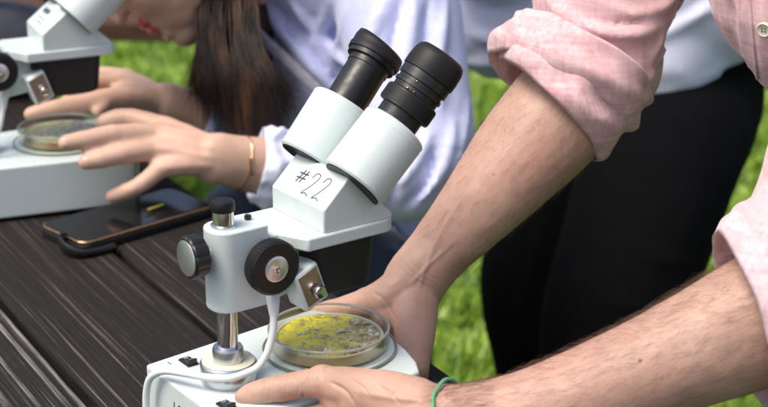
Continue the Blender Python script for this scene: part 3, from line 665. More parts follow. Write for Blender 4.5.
def finger(j, r, side_up=(0, 0, 1), n_=14):
    """j: joints from knuckle to tip (world), r: radii"""
    P = []; R = []
    for i, p in enumerate(j): P.append(np.array(p, float)); R.append(r[i])
    out = [tube(P, R, n_, side_up, per=5)]
    for i in (1, 2):
        if i < len(j)-1: out.append(ell(P[i], R[i]*1.06))
    return out
def nail(par, c, nrm, tipdir, w_, l_, matn='nail'):
    n_ = np.array(nrm, float); n_ /= np.linalg.norm(n_); t = np.array(tipdir, float); t -= n_*(t@n_); t /= np.linalg.norm(t); s = np.cross(n_, t)
    obj('fingernail', *ell(c, (l_, w_, .0012), np.stack([t, s, n_], 1), 16, 8), matn, par)
def arm_hair(par, mesh_o, seg, N, length, keep, grav=(0, 0, -.25), r=.000045):
    """short hairs rooted on the forearm skin, leaning towards the hand; seg = axis points from elbow to wrist"""
    me = mesh_o.data; k = len(me.polygons); ce = np.empty(k*3); me.polygons.foreach_get('center', ce); ce = ce.reshape(-1, 3)
    no = np.empty(k*3); me.polygons.foreach_get('normal', no); no = no.reshape(-1, 3)
    a, b = np.array(seg[0]), np.array(seg[1]); d = b-a; L = np.linalg.norm(d); d /= L
    s = (ce-a)@d; dist = np.linalg.norm(ce-a-s[:, None]*d, axis=1); ok = (s > 0) & (s < L) & (dist < .075) & keep(ce, no, s/L)
    idx = np.where(ok)[0]
    if len(idx) == 0: return
    pick = rng.choice(idx, N); c = ce[pick]+rng.normal(0, .0008, (N, 3)); nn = no[pick]
    Ld = length*(.45+.8*rng.random(N))[:, None]; side = np.cross(nn, d); sw = rng.normal(0, .26, (N, 1))+.35*nz(c, 35, 2, 2)[:, None]*2
    dirv = d+side*sw+nn*(.16+.18*rng.random((N, 1))); dirv /= np.linalg.norm(dirv, axis=1)[:, None]
    p0 = c-nn*.0004; p1 = c+dirv*Ld*.5; p2 = p1+(dirv*.8-nn*.35+np.array(grav))*Ld*.45; 
    o = strands('arm_hair', np.stack([p0, p1, p2], 1), np.full(N, r), 'arm_hair_brown', par, 3); o['kind'] = 'stuff'
def foldfun(base, L, noise_amp=.004, noise_s=9, seed=1, minw=0):
    L = [(a, max(w, minw), h) for a, w, h in L]
    def f(co, no):
        pp = projv(co); return base+ridges(pp, L)+noise_amp*nz(co, noise_s, seed, 2)+noise_amp*.12*nz(co, noise_s*4, seed+1, 2)
    return f

# ============================================================ man in the pink shirt
manL = empty('person', (.62, 1.42, 0)); tag(manL, 'man in pink linen shirt with rolled sleeves gripping the front microscope', 'person', 'people around the picnic table')
# --- near (left) hand: thumb over the base edge, wrist right, forearm to lower right
wl = (470, 424, 1.045)
palmL = [(455, 420, 1.045), (405, 412, 1.075), (352, 412, 1.105)]
parts = []
# forearm, elbow
parts += [tb([(855, 268, 1.06, (.045, .049)), (800, 300, 1.05, (.044, .048)), (740, 330, 1.045, (.0395, .0430)), (660, 364, 1.04, (.0345, .0350)), (580, 394, 1.04, (.0305, .0290)), (515, 413, 1.04, (.0285, .0240)), (465, 421, 1.05, (.0290, .0220)), (430, 420, 1.065, (.030, .0205))], 28)]
# palm: metacarpals fan
mcI, mcM, mcR, mcP = at(338, 417, 1.115), at(340, 440, 1.09), at(350, 462, 1.07), at(368, 480, 1.05)
wr = at(452, 420, 1.05)
for q, r0, r1 in ((mcI, .017, .0125), (mcM, .018, .0125), (mcR, .017, .012), (mcP, .015, .011)): parts.append(tube([wr, (wr+q)/2+np.array([0, 0, .001]), q], [r0*1.15, r0, r1], 16))
# thumb
th = [at(418, 404, 1.065), at(372, 393.5, 1.085), at(322, 382.5, 1.105), at(281, 388.5, 1.113), at(253, 394, 1.118), at(243, 397.5, 1.118)]
parts.append(tube(th, [.018, .0172, .0108, .0097, .0088, .0066], 20, per=6)); parts.append(ell(th[2]+np.array([0, 0, .0005]), .0122)); parts.append(ell(th[3], .0103))
parts.append(ell(at(368, 404, 1.088), (.020, .014, .016)))
parts.append(tube([at(330, 392, 1.108), at(352, 408, 1.10)], [.010, .015], 12))
# fingers curled against the base wall
def P3(*a): return [at(*q) for q in a]
for k, (mc, dx_, dy_) in enumerate(((mcI, 0, 0), (mcM, -4, 22), (mcR, 2, 43), (mcP, 16, 60))):
    j = [mc]+P3((307+dx_, 421+dy_, 1.112-.018*k), (280+dx_, 431+dy_, 1.118-.016*k), (262+dx_, 437+dy_, 1.123-.014*k)); rr = np.array([.0115, .0098, .0086, .0073])*(1-.06*(k == 3)*2)
    parts += finger(j, rr)
# tendons and veins
for P_, R_ in (([(440, 404, 1.05), (400, 401, 1.07), (350, 400, 1.10)], .0022), ([(560, 372, 1.03), (520, 390, 1.028), (480, 398, 1.03)], .0016)):
    pass
# --- far (right) arm and hand
parts += [tb([(600, 62, 1.335, .047), (585, 85, 1.33, (.0475, .046)), (556, 118, 1.325, (.0475, .045)), (520, 158, 1.32, (.0435, .041)), (480, 205, 1.31, (.0345, .033)), (440, 250, 1.305, (.0275, .0255)), (416, 280, 1.30, (.0265, .0250)), (408, 300, 1.30, (.0235, .026))], 28)]
wR = at(411, 288, 1.30)
kn = P3((404, 335, 1.30), (413, 345, 1.275), (416, 356, 1.255), (414, 366, 1.24))
for q, r1 in zip(kn, (.014, .0135, .0125, .0115)): parts.append(tube([wR, (wR+q)/2+np.array([.002, 0, 0]), q], [.022, .0175, r1], 16))
ft = [[(394, 362, 1.33), (384, 385, 1.335), (376, 400, 1.335)], [(406, 378, 1.30), (398, 402, 1.30), (392, 415, 1.30)], [(411, 388, 1.275), (407, 408, 1.275), (402, 422, 1.275)], [(413, 392, 1.255), (412, 408, 1.255), (408, 420, 1.255)]]
for k in range(4): parts += finger([kn[k]]+P3(*ft[k]), [.0125, .0102, .009, .0076])
thR = P3((412, 284, 1.295), (394, 296, 1.292), (368, 303, 1.300), (344, 310, 1.305), (324, 314, 1.31), (314, 318, 1.312))
parts.append(tube(thR, [.021, .0195, .0130, .0112, .0098, .0072], 18)); parts.append(ell(thR[2], .0135))
parts.append(ell(at(396, 312, 1.292), (.019, .017, .020))); parts.append(tube([at(376, 305, 1.30), at(396, 330, 1.30)], [.012, .015], 12))
# --- upper arms, torso inside the shirt, neck, head, off to the right of the picture
eL, eR = at(862, 262, 1.06), at(605, 52, 1.335)
sL, sR = np.array([.475, 1.03, 1.235]), np.array([.285, 1.385, 1.275]); sm = (sL+sR)/2
hip = np.array([.70, 1.42, .93])
parts += [tube([eL, (eL+sL)/2+np.array([.02, 0, 0]), sL], [.047, .052, .055], 20), tube([eR, at(628, -60, 1.35), at(665, -170, 1.37), sR], [.046, .050, .053, .055], 20),
          tube([sL, sm+np.array([.03, .02, .02]), sR], [.055, .07, .055], 16), tube([sm+np.array([.03, .02, -.01]), (sm+hip)/2, hip], [(.13, .09), (.13, .10), (.14, .11)], 24, up=(0, 0, 1))]
hpos = sm+np.array([-.10, -.06, .25])
hp, g_, M3_ = head_parts(hpos, (-.80, -.45, -.45), (-.3, -.1, .9), 1.03, sm+np.array([.02, .01, .02]), .06)
parts += hp
vein = [((600, 352), (560, 371), (520, 385), (478, 396)), ((645, 338), (590, 366), (548, 383)), ((470, 190), (445, 225), (428, 262), (418, 292)), ((455, 240), (432, 262), (410, 285))]
tend = [((500, 405), (450, 401), (400, 399), (355, 391))]
wrk = [([(x+(i % 2), 372+abs(i-2)), (x-3-(i % 3), 384), (x-2, 398)], .8, -.0004) for i, x in enumerate((272, 276, 280, 284, 289))] + [([(x, 366), (x-4, 374), (x-5, 384)], .9, -.0005) for x in (305, 311, 316, 322, 328)] + \
      [([(250, 385), (262, 384), (270, 382)], .7, -.0003), ([(292, 376), (299, 384), (298, 394)], .8, -.0005)] + [([(445+6*i, 380), (441+6*i, 392), (443+6*i, 405)], 1.2, -.0004) for i in range(4)] + [([(396+5*i, 264-3*i), (412+5*i, 278-3*i), (436+4*i, 290-3*i)], 1.3, -.0003) for i in range(3)] + \
      [([(303, 394), (300, 402), (288, 408)], 1.6, -.0020), ([(330, 382), (345, 391), (354, 404)], 2.4, -.0014), ([(378, 385), (392, 394), (400, 404)], 1.6, -.0007), ([(350, 379), (362, 386), (370, 396)], 1.0, -.0006)] + \
      [([(372, 292), (384, 300), (396, 320)], 2.2, -.0006), ([(340, 302), (346, 308)], .9, -.0006), ([(344, 300), (350, 307)], .9, -.0006)]
body = organic('body', parts, 'skin_man', manL, .0019, 7, foldfun(0, [(v, 2.2, .0008) for v in vein]+[(t, 3.2, .0012) for t in tend]+wrk, .0006, 60, 5), refine=lambda co: (lambda p: (p[:, 0] > 228) & (p[:, 0] < 500) & (p[:, 1] > 250) & (p[:, 1] < 430) & (p[:, 2] < 1.35))(projv(co)))
face_bits(manL, g_, M3_, 1.03)
arm_hair(manL, body, (at(800, 300, 1.05), at(440, 422, 1.06)), 6000, .0150, lambda ce, no, s: (no[:, 2] > -.45) & (rng.random(len(s)) < 1.1-.45*s))
arm_hair(manL, body, (at(585, 85, 1.33), at(414, 283, 1.30)), 3000, .0115, lambda ce, no, s: (s < .86) & (rng.random(len(s)) < 1.05-.75*s) & (no[:, 2] > -.8), r=.00005)
# bracelet of green thread on the near wrist
axw = at(470, 421, 1.048); dw = at(500, 414, 1.042)-at(440, 421, 1.062); dw /= np.linalg.norm(dw)
_, u_, w_ = basis(dw)
# fit the thread to the skin by casting onto it
bme = body.data; co = np.empty(len(bme.vertices)*3); bme.vertices.foreach_get('co', co); co = co.reshape(-1, 3)
def ring_on(co, c, d, off, lim=.07, nseg=40, tilt=None):
    d = np.array(d, float); d /= np.linalg.norm(d); _, u, w_ = basis(d); k = np.abs((co-c)@d) < .0035; q = co[k]-c; x, y = q@u, q@w_; rr = np.hypot(x, y); a = np.arctan2(y, x); ok = rr < lim; out = []
    for i in range(nseg):
        t = 2*PI*i/nseg-PI; dd = np.abs((a[ok]-t+PI) % (2*PI)-PI); r_ = rr[ok][dd < .14]; r_ = r_.max() if len(r_) else .03
        out.append(c+u*math.cos(t)*(r_+off)+w_*math.sin(t)*(r_+off))
    o_ = np.array(out); return (o_+np.roll(o_, 1, 0)+np.roll(o_, -1, 0))/3*1.0
cb = at(452, 420, 1.052); db = at(500, 405, 1.042)-at(440, 424, 1.062)
rb = ring_on(co, cb, db, .0016)
obj('thread_bracelet', *tube(np.vstack([rb, rb[:1]]), .0013, 8, per=2), 'green_thread', manL)

# --- pink shirt: torso, sleeves
fold_p = [([(522, 2), (545, 40), (590, 62), (640, 66)], 7, .008), ([(545, -5), (575, 25), (625, 38), (665, 22)], 8, .009), ([(520, 35), (560, 58), (612, 84), (640, 84)], 5, .006), ([(534, 20), (560, 48), (600, 70)], 1.8, -.005),
          ([(590, -5), (625, 18), (660, 10), (680, -10)], 6, .007), ([(560, 10), (600, 40), (650, 44)], 1.6, -.003), ([(600, 5), (640, 24), (668, 12)], 1.5, -.002), ([(640, 90), (660, 60), (682, 10)], 4, .004),
          ([(712, -5), (722, 40), (742, 85), (768, 110)], 5, .005), ([(735, -5), (738, 40), (752, 80)], 5, .005), ([(728, 0), (732, 40), (748, 90)], 1.6, -.003), ([(745, 240), (752, 205), (775, 190)], 4, .004)]
shp = [tb([(600, 58, 1.335, (.054, .053)), (602, 30, 1.335, (.057, .058)), (610, -25, 1.34, (.066, .066)), (650, -130, 1.36, (.072, .07))], 28),
       tube([at(638, -115, 1.355), at(665, -170, 1.37), sR], [.066, .074, .080], 24),
       tb([(815, 250, 1.06, .052), (850, 200, 1.06, .062), (880, 130, 1.06, .066)], 24), tube([at(870, 150, 1.06), (eL+sL)/2+np.array([.02, 0, 0]), sL], [.066, .07, .08], 24),
       tube([sL, sm+np.array([.04, .02, .02]), sR], [.075, .095, .075], 24),
       tube([sm+np.array([.0, .02, -.03]), sm*.7+hip*.3+np.array([.02, 0, -.05]), sm*.35+hip*.65+np.array([.01, 0, -.04]), hip], [(.17, .115), (.175, .125), (.17, .13), (.17, .13)], 32, up=(.4, 0, .9)),
       tb([(855, -170, 1.20, .12), (852, -85, 1.20, (.112, .105)), (862, -35, 1.20, (.115, .105)), (905, -5, 1.22, (.115, .11))], 30),
       tube([sm+np.array([.0, -.02, .02]), sm+np.array([-.025, -.03, .07])], [.075, .068], 24)]
fold_n = [([(528, 2), (548, 30), (585, 50), (635, 56)], 5, -.0028), ([(560, 0), (590, 18), (630, 24), (655, 12)], 5, -.0022), ([(655, 75), (668, 45), (676, 10)], 4, -.004), ([(540, 40), (575, 62), (610, 76)], 4, -.003), ([(730, 0), (736, 40), (752, 80)], 4, -.003)]
fold_p2 = [([(530, 8), (540, 24), (560, 38)], 4, .005), ([(650, 60), (665, 35), (678, 0)], 5, .005), ([(580, 44), (612, 60), (646, 74)], 4, .005), ([(760, 0), (762, 50), (768, 90)], 4, .003), ([(752, 215), (762, 205), (775, 202)], 4, .005)]
shirt = organic('shirt', shp, 'pink_linen', manL, .0032, 4, foldfun(0, [f_ for f_ in fold_p if f_[2] < 0]+fold_n, .0022, 9, 8, 5), post=5, folds=fold_p+fold_p2, fk=1.8)
# --- rolled cuffs: thick doubled band with soft creases
def cuff(name, c, ax, r1, r2, L, th_, par, mat, up, seed, flare=.0, fold=.004, skew=(0, 0), nA=150):
    ax = np.array(ax, float); ax /= np.linalg.norm(ax); up = np.array(up, float); u = up-ax*(up@ax); u /= np.linalg.norm(u); s = np.cross(ax, u); c = np.array(c, float)
    prof = []                                          # (offset from the mid radius, along): closed soft rectangle with a roll line
    K = 16
    for i in range(K+1): x = -1+2*i/K; prof.append((th_*(.5*(1-abs(x)**3.2))+th_*.22*math.sin(x*3.4), x*L/2))
    for i in range(1, K): x = 1-2*i/K; prof.append((-th_*.5*(1-abs(x)**4), x*L/2))
    V = []; F = []; m_ = len(prof)
    for k in range(nA):
        a = 2*PI*k/nA
        for o_, h in prof:
            rad_r = 1/math.sqrt((math.cos(a)/r1)**2+(math.sin(a)/r2)**2)
            fl = 1+flare*h/L; hh = h+skew[0]*math.cos(a)+skew[1]*math.sin(a)
            V.append(c+ax*hh+(s*math.cos(a)+u*math.sin(a))*(rad_r*fl+o_))
    V = np.array(V); cen = c+((V-c)@ax)[:, None]*ax; nn = V-cen; nn /= np.linalg.norm(nn, axis=1)[:, None]
    al = ((V-c)@ax)/L
    ang = np.arctan2((V-c)@u, (V-c)@s)
    dsp = fold*nz(np.stack([np.cos(ang)*1.6+al*1.3, np.sin(ang)*1.6, al*1.2], 1), 1.25, seed, 2)*1.5 + fold*.7*np.sin(ang*5+al*7+seed)*np.exp(-((al)**2)*3)*.5 + fold*.10*nz(V, 45, seed+2, 2)
    V = V+nn*dsp[:, None]+ax*(fold*.8*nz(np.stack([np.cos(ang), np.sin(ang), ang*0], 1), 1.3, seed+4, 1))[:, None]
    for k in range(nA):
        k2 = (k+1) % nA
        for i in range(m_): F.append((k*m_+i, k*m_+(i+1) % m_, k2*m_+(i+1) % m_, k2*m_+i))
    return obj(name, V, F, mat, par, angle=180)
aR = at(440, 250, 1.305)-at(590, 62, 1.333)
cuff('rolled_cuff', at(562, 90, 1.328), aR, .0600, .0585, .042, .009, shirt, 'pink_linen', (0, 0, 1), 3, -.04, .0045, skew=(-.008, -.003))
cuff('rolled_cuff', at(570, 74, 1.330), aR, .0650, .0635, .040, .010, shirt, 'pink_linen', (0, 0, 1), 6, -.06, .0045, skew=(.006, .006))
aL = at(660, 364, 1.04)-at(862, 262, 1.06)
cuff('rolled_cuff', at(770, 311, 1.048), aL, .0530, .0660, .038, .007, shirt, 'pink_facing', (0, 0, 1), 11, -.04, .004, skew=(-.010, -.004))
cuff('rolled_cuff', at(791, 297, 1.05), aL, .058, .0690, .040, .008, shirt, 'pink_linen', (0, 0, 1), 14, -.05, .004, skew=(-.010, -.002))
# placket with button down the hanging shirt front
trp = [tube([hip+np.array([-.02, 0, .02]), hip+np.array([.02, 0, -.10])], [(.165, .12), (.16, .12)], 24)]
for s in (-1, 1):
    trp.append(tube([hip+np.array([.0, s*.09, -.05]), np.array([.66, 1.42+s*.11, .48]), np.array([.72, 1.42+s*.13, .08])], [.095, .075, .06], 20))
organic('trousers', trp, 'navy_denim', manL, .008, 4, foldfun(0, [], .006, 9, 3))
for s in (-1, 1): obj('shoe', *tube([(.76, 1.42+s*.13, .05), (.64, 1.42+s*.14, .035), (.54, 1.41+s*.15, .028)], [(.042, .045), (.045, .033), (.035, .024)], 16), 'shoe_leather', manL)
_, g_, M3_ = head_parts(hpos, (-.80, -.45, -.45), (-.3, -.1, .9), 1.03)
organic('hair', [ell(g_(-.024, 0, .052), (.101, .085, .092), M3_), ell(g_(-.06, 0, -.01), (.05, .07, .06), M3_)], 'hair_dark', manL, .004, 2, foldfun(0, [], .006, 40, 3))

# ============================================================ woman at the left microscope
wom = empty('person', (.06, 1.98, 0)); tag(wom, 'woman with long brown hair and lavender shirt bending over the left microscope', 'person', 'people around the picnic table')
parts = []
Z_ = 1.66
parts += [tb([(435, 178, 1.72, .046), (380, 178, 1.71, .042), (300, 170, 1.69, (.034, .034)), (262, 166, 1.668, (.0285, .031)), (232, 161, 1.648, (.0235, .0275)), (215, 158, 1.64, (.022, .0275))], 22)]
wN = at(222, 160, 1.64)
hand = {0: ([(163, 127, 1.66), (133, 118, 1.668), (116, 118, 1.668), (104, 121, 1.668)], 1.06), 1: ([(156, 134, 1.64), (112, 135, 1.612), (85, 140, 1.598), (66, 143, 1.59)], 1.12), 2: ([(155, 149, 1.628), (122, 154, 1.608), (101, 159, 1.598), (86, 162, 1.594)], 1.1), 3: ([(162, 167, 1.622), (143, 183, 1.612), (126, 191, 1.612), (112, 196, 1.616)], .95)}
for k, (j, f_) in hand.items():
    J = P3(*j); parts += finger(J, np.array([.0112, .0096, .0088, .0078])*f_, n_=14)
    parts.append(tube([wN, (wN+J[0])/2+np.array([0, -.002, .003]), J[0]], [.0185, .0150, .0118*f_], 14))
parts.append(ell(at(190, 151, 1.642), (.034, .013, .024)))
parts.append(tube(P3((212, 158, 1.655), (180, 150, 1.675), (155, 142, 1.71), (140, 140, 1.72)), [.018, .0145, .010, .0075], 14))       # thumb, under the palm
# far hand
parts += [tb([(310, 150, 1.93, .040), (255, 140, 1.90, .036), (215, 122, 1.87, (.029, .030)), (190, 112, 1.86, (.025, .026)), (165, 104, 1.85, (.023, .026))], 20)]
wF = at(168, 105, 1.85)
for j in ([(122, 92, 1.82), (112, 98, 1.80), (104, 106, 1.785), (98, 112, 1.775)], [(118, 84, 1.84), (95, 84, 1.82), (75, 96, 1.80), (62, 104, 1.79)], [(120, 80, 1.86), (95, 78, 1.85), (72, 84, 1.83), (55, 92, 1.82)], [(124, 78, 1.88), (104, 74, 1.88), (86, 78, 1.87), (72, 84, 1.86)]):
    J = P3(*j); parts += finger(J, [.0110, .0090, .0080, .0068]); parts.append(tube([wF, (wF+J[0])/2, J[0]], [.019, .016, .0125], 14))
parts.append(tube(P3((150, 104, 1.84), (112, 100, 1.80), (75, 106, 1.775), (50, 110, 1.765), (31, 114, 1.76)), [.017, .0145, .0115, .0105, .0085], 16))
# face and body
fw = np.array([-.60, -.22, -.76]); upv = np.array([-.78, 0, .6])
K_ = .97
fwn = fw/np.linalg.norm(fw); un = upv-fwn*(upv@fwn); un /= np.linalg.norm(un)
mouth = at(148, 26, 1.76); hc = mouth-(fwn*.088-un*.058)*K_
shM = at(292, -18, 1.90); shN = at(372, -40, 1.77); shF = at(262, 30, 2.03); pelv = at(335, 285, 2.05)
hp, gW, MW = head_parts(hc, fw, upv, K_, shM+np.array([-.02, 0, .03]), .048); parts += hp
eN = at(437, 176, 1.72)
parts += [tube([shN, (shN+eN)/2, eN], [.048, .046, .042], 18), tube([shF, at(300, 150, 1.95)], [.045, .040], 18), tube([shN, shM, shF], [.05, .07, .05], 16), tube([shM, (shM+pelv)/2, pelv], [(.10, .08), (.09, .08), (.10, .09)], 20)]
lipc = [gW(.094, y, z) for y in (-.014, 0, .014) for z in (-.052, -.058, -.064)]
wb = organic('body', parts, 'skin_woman', wom, .0026, 6, foldfun(0, [([(150, 130), (185, 138), (215, 150)], 3, .0012), ([(152, 148), (185, 152), (214, 158)], 3, .001), ([(158, 168), (190, 166), (214, 166)], 3, .001)], .0004, 60, 5),
             mats=[('lip', near_pts(lipc, .0108)), ('nail', near_pts([at(62, 140, 1.580), at(83, 160, 1.584), at(109, 194, 1.606)], .0060))])
face_bits(wom, gW, MW, K_)
# shirt
fold_w = [([(262, 5), (300, 50), (335, 92)], 7, .010), ([(285, -5), (320, 35), (352, 70)], 6, .010), ([(330, 0), (318, 40), (296, 70)], 5, .007), ([(352, -5), (338, 45), (330, 80)], 4, .008), ([(388, -5), (372, 40), (352, 92)], 6, .012), ([(415, -5), (410, 45), (398, 85)], 6, .009),
          ([(448, -5), (438, 60), (442, 110)], 6, .010), ([(432, 130), (415, 165), (388, 190)], 6, .012), ([(455, 120), (445, 165), (420, 200)], 6, .010), ([(400, 150), (392, 180), (380, 205)], 5, .010), ([(470, 100), (462, 150), (450, 180)], 4, .006),
          ([(272, 5), (310, 52), (345, 88)], 2.0, -.006), ([(402, -5), (390, 45), (372, 100)], 2.2, -.008), ([(430, -5), (424, 60), (425, 110)], 2.2, -.007), ([(410, 140), (402, 170), (390, 198)], 2, -.007), ([(436, 150), (428, 180), (405, 208)], 2, -.006), ([(300, 150), (285, 170), (290, 195)], 3, .006)]
shw = [tb([(382, -60, 1.77, .066), (398, 10, 1.76, .070), (415, 90, 1.74, .062), (425, 145, 1.725, .056), (415, 175, 1.715, .050), (370, 178, 1.70, .046), (310, 175, 1.69, .040), (284, 172, 1.685, .0375)], 26),
       tb([(300, -10, 1.92, (.10, .09)), (322, 50, 1.92, (.11, .09)), (335, 120, 1.96, (.12, .10)), (338, 200, 2.0, (.11, .10)), (338, 245, 2.05, (.11, .10))], 30, up=(0, -.3, 1)),
       tb([(262, 25, 2.0, .062), (285, 90, 1.97, .058), (300, 148, 1.94, .050), (250, 138, 1.90, .042), (228, 126, 1.88, .037)], 22),
       tube([shN, shM, shF], [.07, .085, .065], 20), tube([at(330, 60, 1.86), at(345, 120, 1.86)], [.07, .06], 16)]
shirtw = organic('shirt', shw, 'lavender_cotton', wom, .0042, 3, foldfun(0, [(a_, b_, -.007) for a_, b_, c_ in fold_w if c_ < 0], .004, 5, 4, 5), post=1, folds=fold_w, fk=1.7)
cuff('cuff', at(276, 169, 1.680), at(240, 162, 1.67)-at(310, 175, 1.69), .038, .040, .040, .007, shirtw, 'white_cotton', (0, 0, 1), 5, .05, .006)
cuff('cuff', at(213, 121, 1.87), at(190, 112, 1.86)-at(228, 126, 1.88), .035, .036, .030, .005, shirtw, 'lavender_cotton', (0, 0, 1), 8, .1, .004)
# strap across the shoulder
P_ = P3((240, 12, 1.80), (262, 38, 1.788), (292, 66, 1.775), (322, 96, 1.765), (340, 130, 1.78))
obj('strap', *tube(P_, [(.0065, .0035)]*5, 10, up=(0, -1, .4)), 'grey_strap', wom)
# jeans
jn = [tb([(338, 245, 2.05, (.115, .11)), (335, 290, 2.07, (.125, .115))], 24), tb([(360, 285, 2.0, .078), (345, 275, 1.86, .075), (322, 262, 1.78, .068), (315, 300, 1.80, .058), (325, 420, 1.86, .052), (330, 520, 1.9, .046)], 20),
      tb([(345, 285, 2.10, .085), (310, 262, 2.05, .08), (256, 222, 1.98, .066), (250, 250, 2.0, .058), (262, 380, 2.05, .05)], 20)]
organic('jeans', jn, 'navy_denim', wom, .007, 4, foldfun(0, [([(385, 225), (400, 245), (425, 250)], 5, .008), ([(385, 250), (405, 262), (430, 262)], 5, .008)], .006, 10, 6))
# gold bracelet
bme = wb.data; cw = np.empty(len(bme.vertices)*3); bme.vertices.foreach_get('co', cw); cw = cw.reshape(-1, 3)
rb = ring_on(cw, at(240, 163, 1.655), at(262, 166, 1.668)-at(222, 160, 1.645), .0012)
rb[:, 2] -= 0
obj('bracelet', *tube(np.vstack([rb, rb[:1]]), .0007, 6, per=2), 'gold_metal', wom)
fr_ = [p for p in rb if projv(p[None])[0][2] < 1.660]
fr_.sort(key=lambda p: -p[2]); mid = fr_[len(fr_)//2] if fr_ else rb[0]
obj('bracelet_bar', *tube([mid+np.array([-.0005, -.0006, .009]), mid+np.array([0, -.0012, 0]), mid+np.array([.0005, -.0006, -.009])], [(.0010, .0016)]*3, 8), 'gold_metal', wom)
# hair: a cap on the skull and long locks hanging beside the face
capo = organic('hair', [ell(gW(-.03, 0, .050), (.103, .088, .096), MW), ell(gW(-.055, 0, -.02), (.055, .080, .075), MW), tb([(228, -35, 1.82, (.045, .040)), (242, 20, 1.82, (.036, .032)), (252, 65, 1.82, (.026, .022)), (262, 100, 1.82, (.012, .010))], 18), tb([(205, -30, 1.79, .024), (213, 10, 1.79, .014), (220, 40, 1.80, .006)], 14)], 'hair_brown', wom, .004, 3, foldfun(0, [([(200+9*i, -20), (212+8*i, 40), (222+7*i, 110)], 2.2, (-1)**i*.0015) for i in range(9)], .003, 18, 3))
N = 7500; u = rng.random(N); dpt = rng.random(N); clump = np.floor(u*70)/70; u = u*.7+clump*.3+.01
sx_ = 190+75*u; sy = -50+25*rng.random(N)-30*u*(1-u); ex = 192+100*u+rng.normal(0, 6, N); ey = 86+70*np.sin(.25+u*2.4)*rng.random(N)**.7+10*np.sin(u*37)+rng.normal(0, 9, N)-22*(1-u)
mx = 196+66*u**1.1+10*np.sin(clump*25); my = 30+10*rng.random(N)
m2x = (mx*.45+ex*.55)+rng.normal(0, 3, N); m2y = 78+6*rng.random(N); mx = mx+3*np.sin(u*11)
d0 = 1.715+.10*dpt-.01*u
paths = []
for i in range(N):
    q = crom([at(sx_[i], sy[i], d0[i]+.03), at(mx[i], my[i], d0[i]), at(m2x[i], m2y[i], d0[i]-.01), at(ex[i], ey[i], d0[i])], 4); paths.append(q)
strands('hair_lock', paths, rng.uniform(.0002, .00042, N), 'hair_brown', wom, 3)['kind'] = 'stuff'

# bench under the woman, beside the table
def wooden_bench(loc, rz, L, label, mat='bench_wood', z=.45, wd=.25):
    r = empty('bench', loc, rz); tag(r, label, 'bench')
    for i in range(2): obj('plank', *box(-L/2, L/2, -wd/2+i*wd*.51, -wd/2+i*wd*.51+wd*.49, z-.038, z), mat, r, bevel=.004)
    for s in (-1, 1):
        obj('leg', *box(s*L*.4-.025, s*L*.4+.025, -wd*.35, wd*.35, 0, z-.039), mat, r, bevel=.003)
    return r
wooden_bench(tw(1.78, .90, 0), RZT, .34, 'low dark brown bench under the woman in jeans', wd=.2)
pbk = onz(95, 40, .50)
wooden_bench((pbk[0]-.15, pbk[1]+.12, 0), rad(-4), 1.25, 'red brown bench far behind the left microscope', z=.56, wd=.42)
bgp = at(22, 6, 2.05)
bag = empty('shoulder_bag', (bgp[0], bgp[1], TZ)); tag(bag, 'black bag lying behind the left microscope', 'bag')
organic('pouch', [tube([(-.10, 0, .05), (-.03, 0, .062), (.05, .01, .05)], [(.05, .05), (.06, .06), (.045, .045)], 18)], 'bag_fabric', bag, .006, 3, lambda co, no: .004*nz(co, 20, 3, 3))
obj('handle', *tube([(-.06, -.02, .10), (-.03, -.02, .15), (.03, -.02, .14), (.05, -.01, .08)], .006, 10), 'bag_fabric', bag)

# ============================================================ third person, leaning in from behind
thr = empty('person', (.40, 2.2, 0)); tag(thr, 'person in white shirt and black trousers leaning forward behind the pink sleeve', 'person', 'people around the picnic table')
D = 2.15
parts = [tb([(670, 5, D, (.07, .07)), (600, -20, D-.02, (.10, .09)), (500, -60, D-.05, (.12, .11))], 24), tb([(500, -95, D-.02, .06), (460, -130, D-.05, .05)], 16),
         tb([(500, -60, 2.0, .05), (460, -75, 1.96, .042), (420, -105, 1.93, .035), (405, -130, 1.92, .025)], 16), tb([(505, -70, 2.25, .05), (450, -70, 2.3, .042), (410, -100, 2.28, .035)], 16)]
hp3, g3, M33 = head_parts(at(430, -175, D-.08), (-.75, -.35, -.55), (-.4, 0, .9), 1.0, at(480, -110, D-.03), .055); parts += hp3
organic('body', parts, 'skin_man', thr, .005, 4); face_bits(thr, g3, M33)
organic('hair', [ell(g3(-.024, 0, .052), (.101, .085, .092), M33), ell(g3(-.06, 0, -.01), (.05, .07, .06), M33)], 'hair_dark', thr, .005, 2)
fold_c = [([(462, 60), (490, 62), (520, 55)], 5, .010), ([(470, 30), (495, 40), (520, 35)], 5, .008), ([(466, 78), (492, 80), (520, 74)], 2.5, -.010), ([(640, 45), (680, 25), (735, -5)], 5, .012), ([(655, 62), (690, 44), (730, 20)], 2.5, -.009), ([(640, 25), (670, 5), (700, -10)], 4, .008), ([(640, 96), (690, 84), (735, 60)], 3, .004)]
sh3 = [tb([(655, -20, D, (.13, .13)), (654, 20, D-.02, (.115, .115)), (655, 49, D-.045, (.094, .112))], 26), tb([(506, 8, D-.04, (.085, .098)), (535, 2, D-.03, (.13, .118)), (600, -8, D, (.15, .134)), (660, -14, D-.01, (.16, .138)), (708, -30, D, (.16, .128))], 32, up=(0, 0, 1)),
       tb([(500, -50, 2.03, .07), (462, -76, 1.97, .056)], 20), tb([(500, -60, 2.22, .07), (455, -72, 2.28, .055)], 20)]
organic('shirt', sh3, 'white_cotton', thr, .006, 4, foldfun(0, [], .004, 4, 9), post=1, folds=fold_c, fk=1.5)
def wp(p): return at(*p)
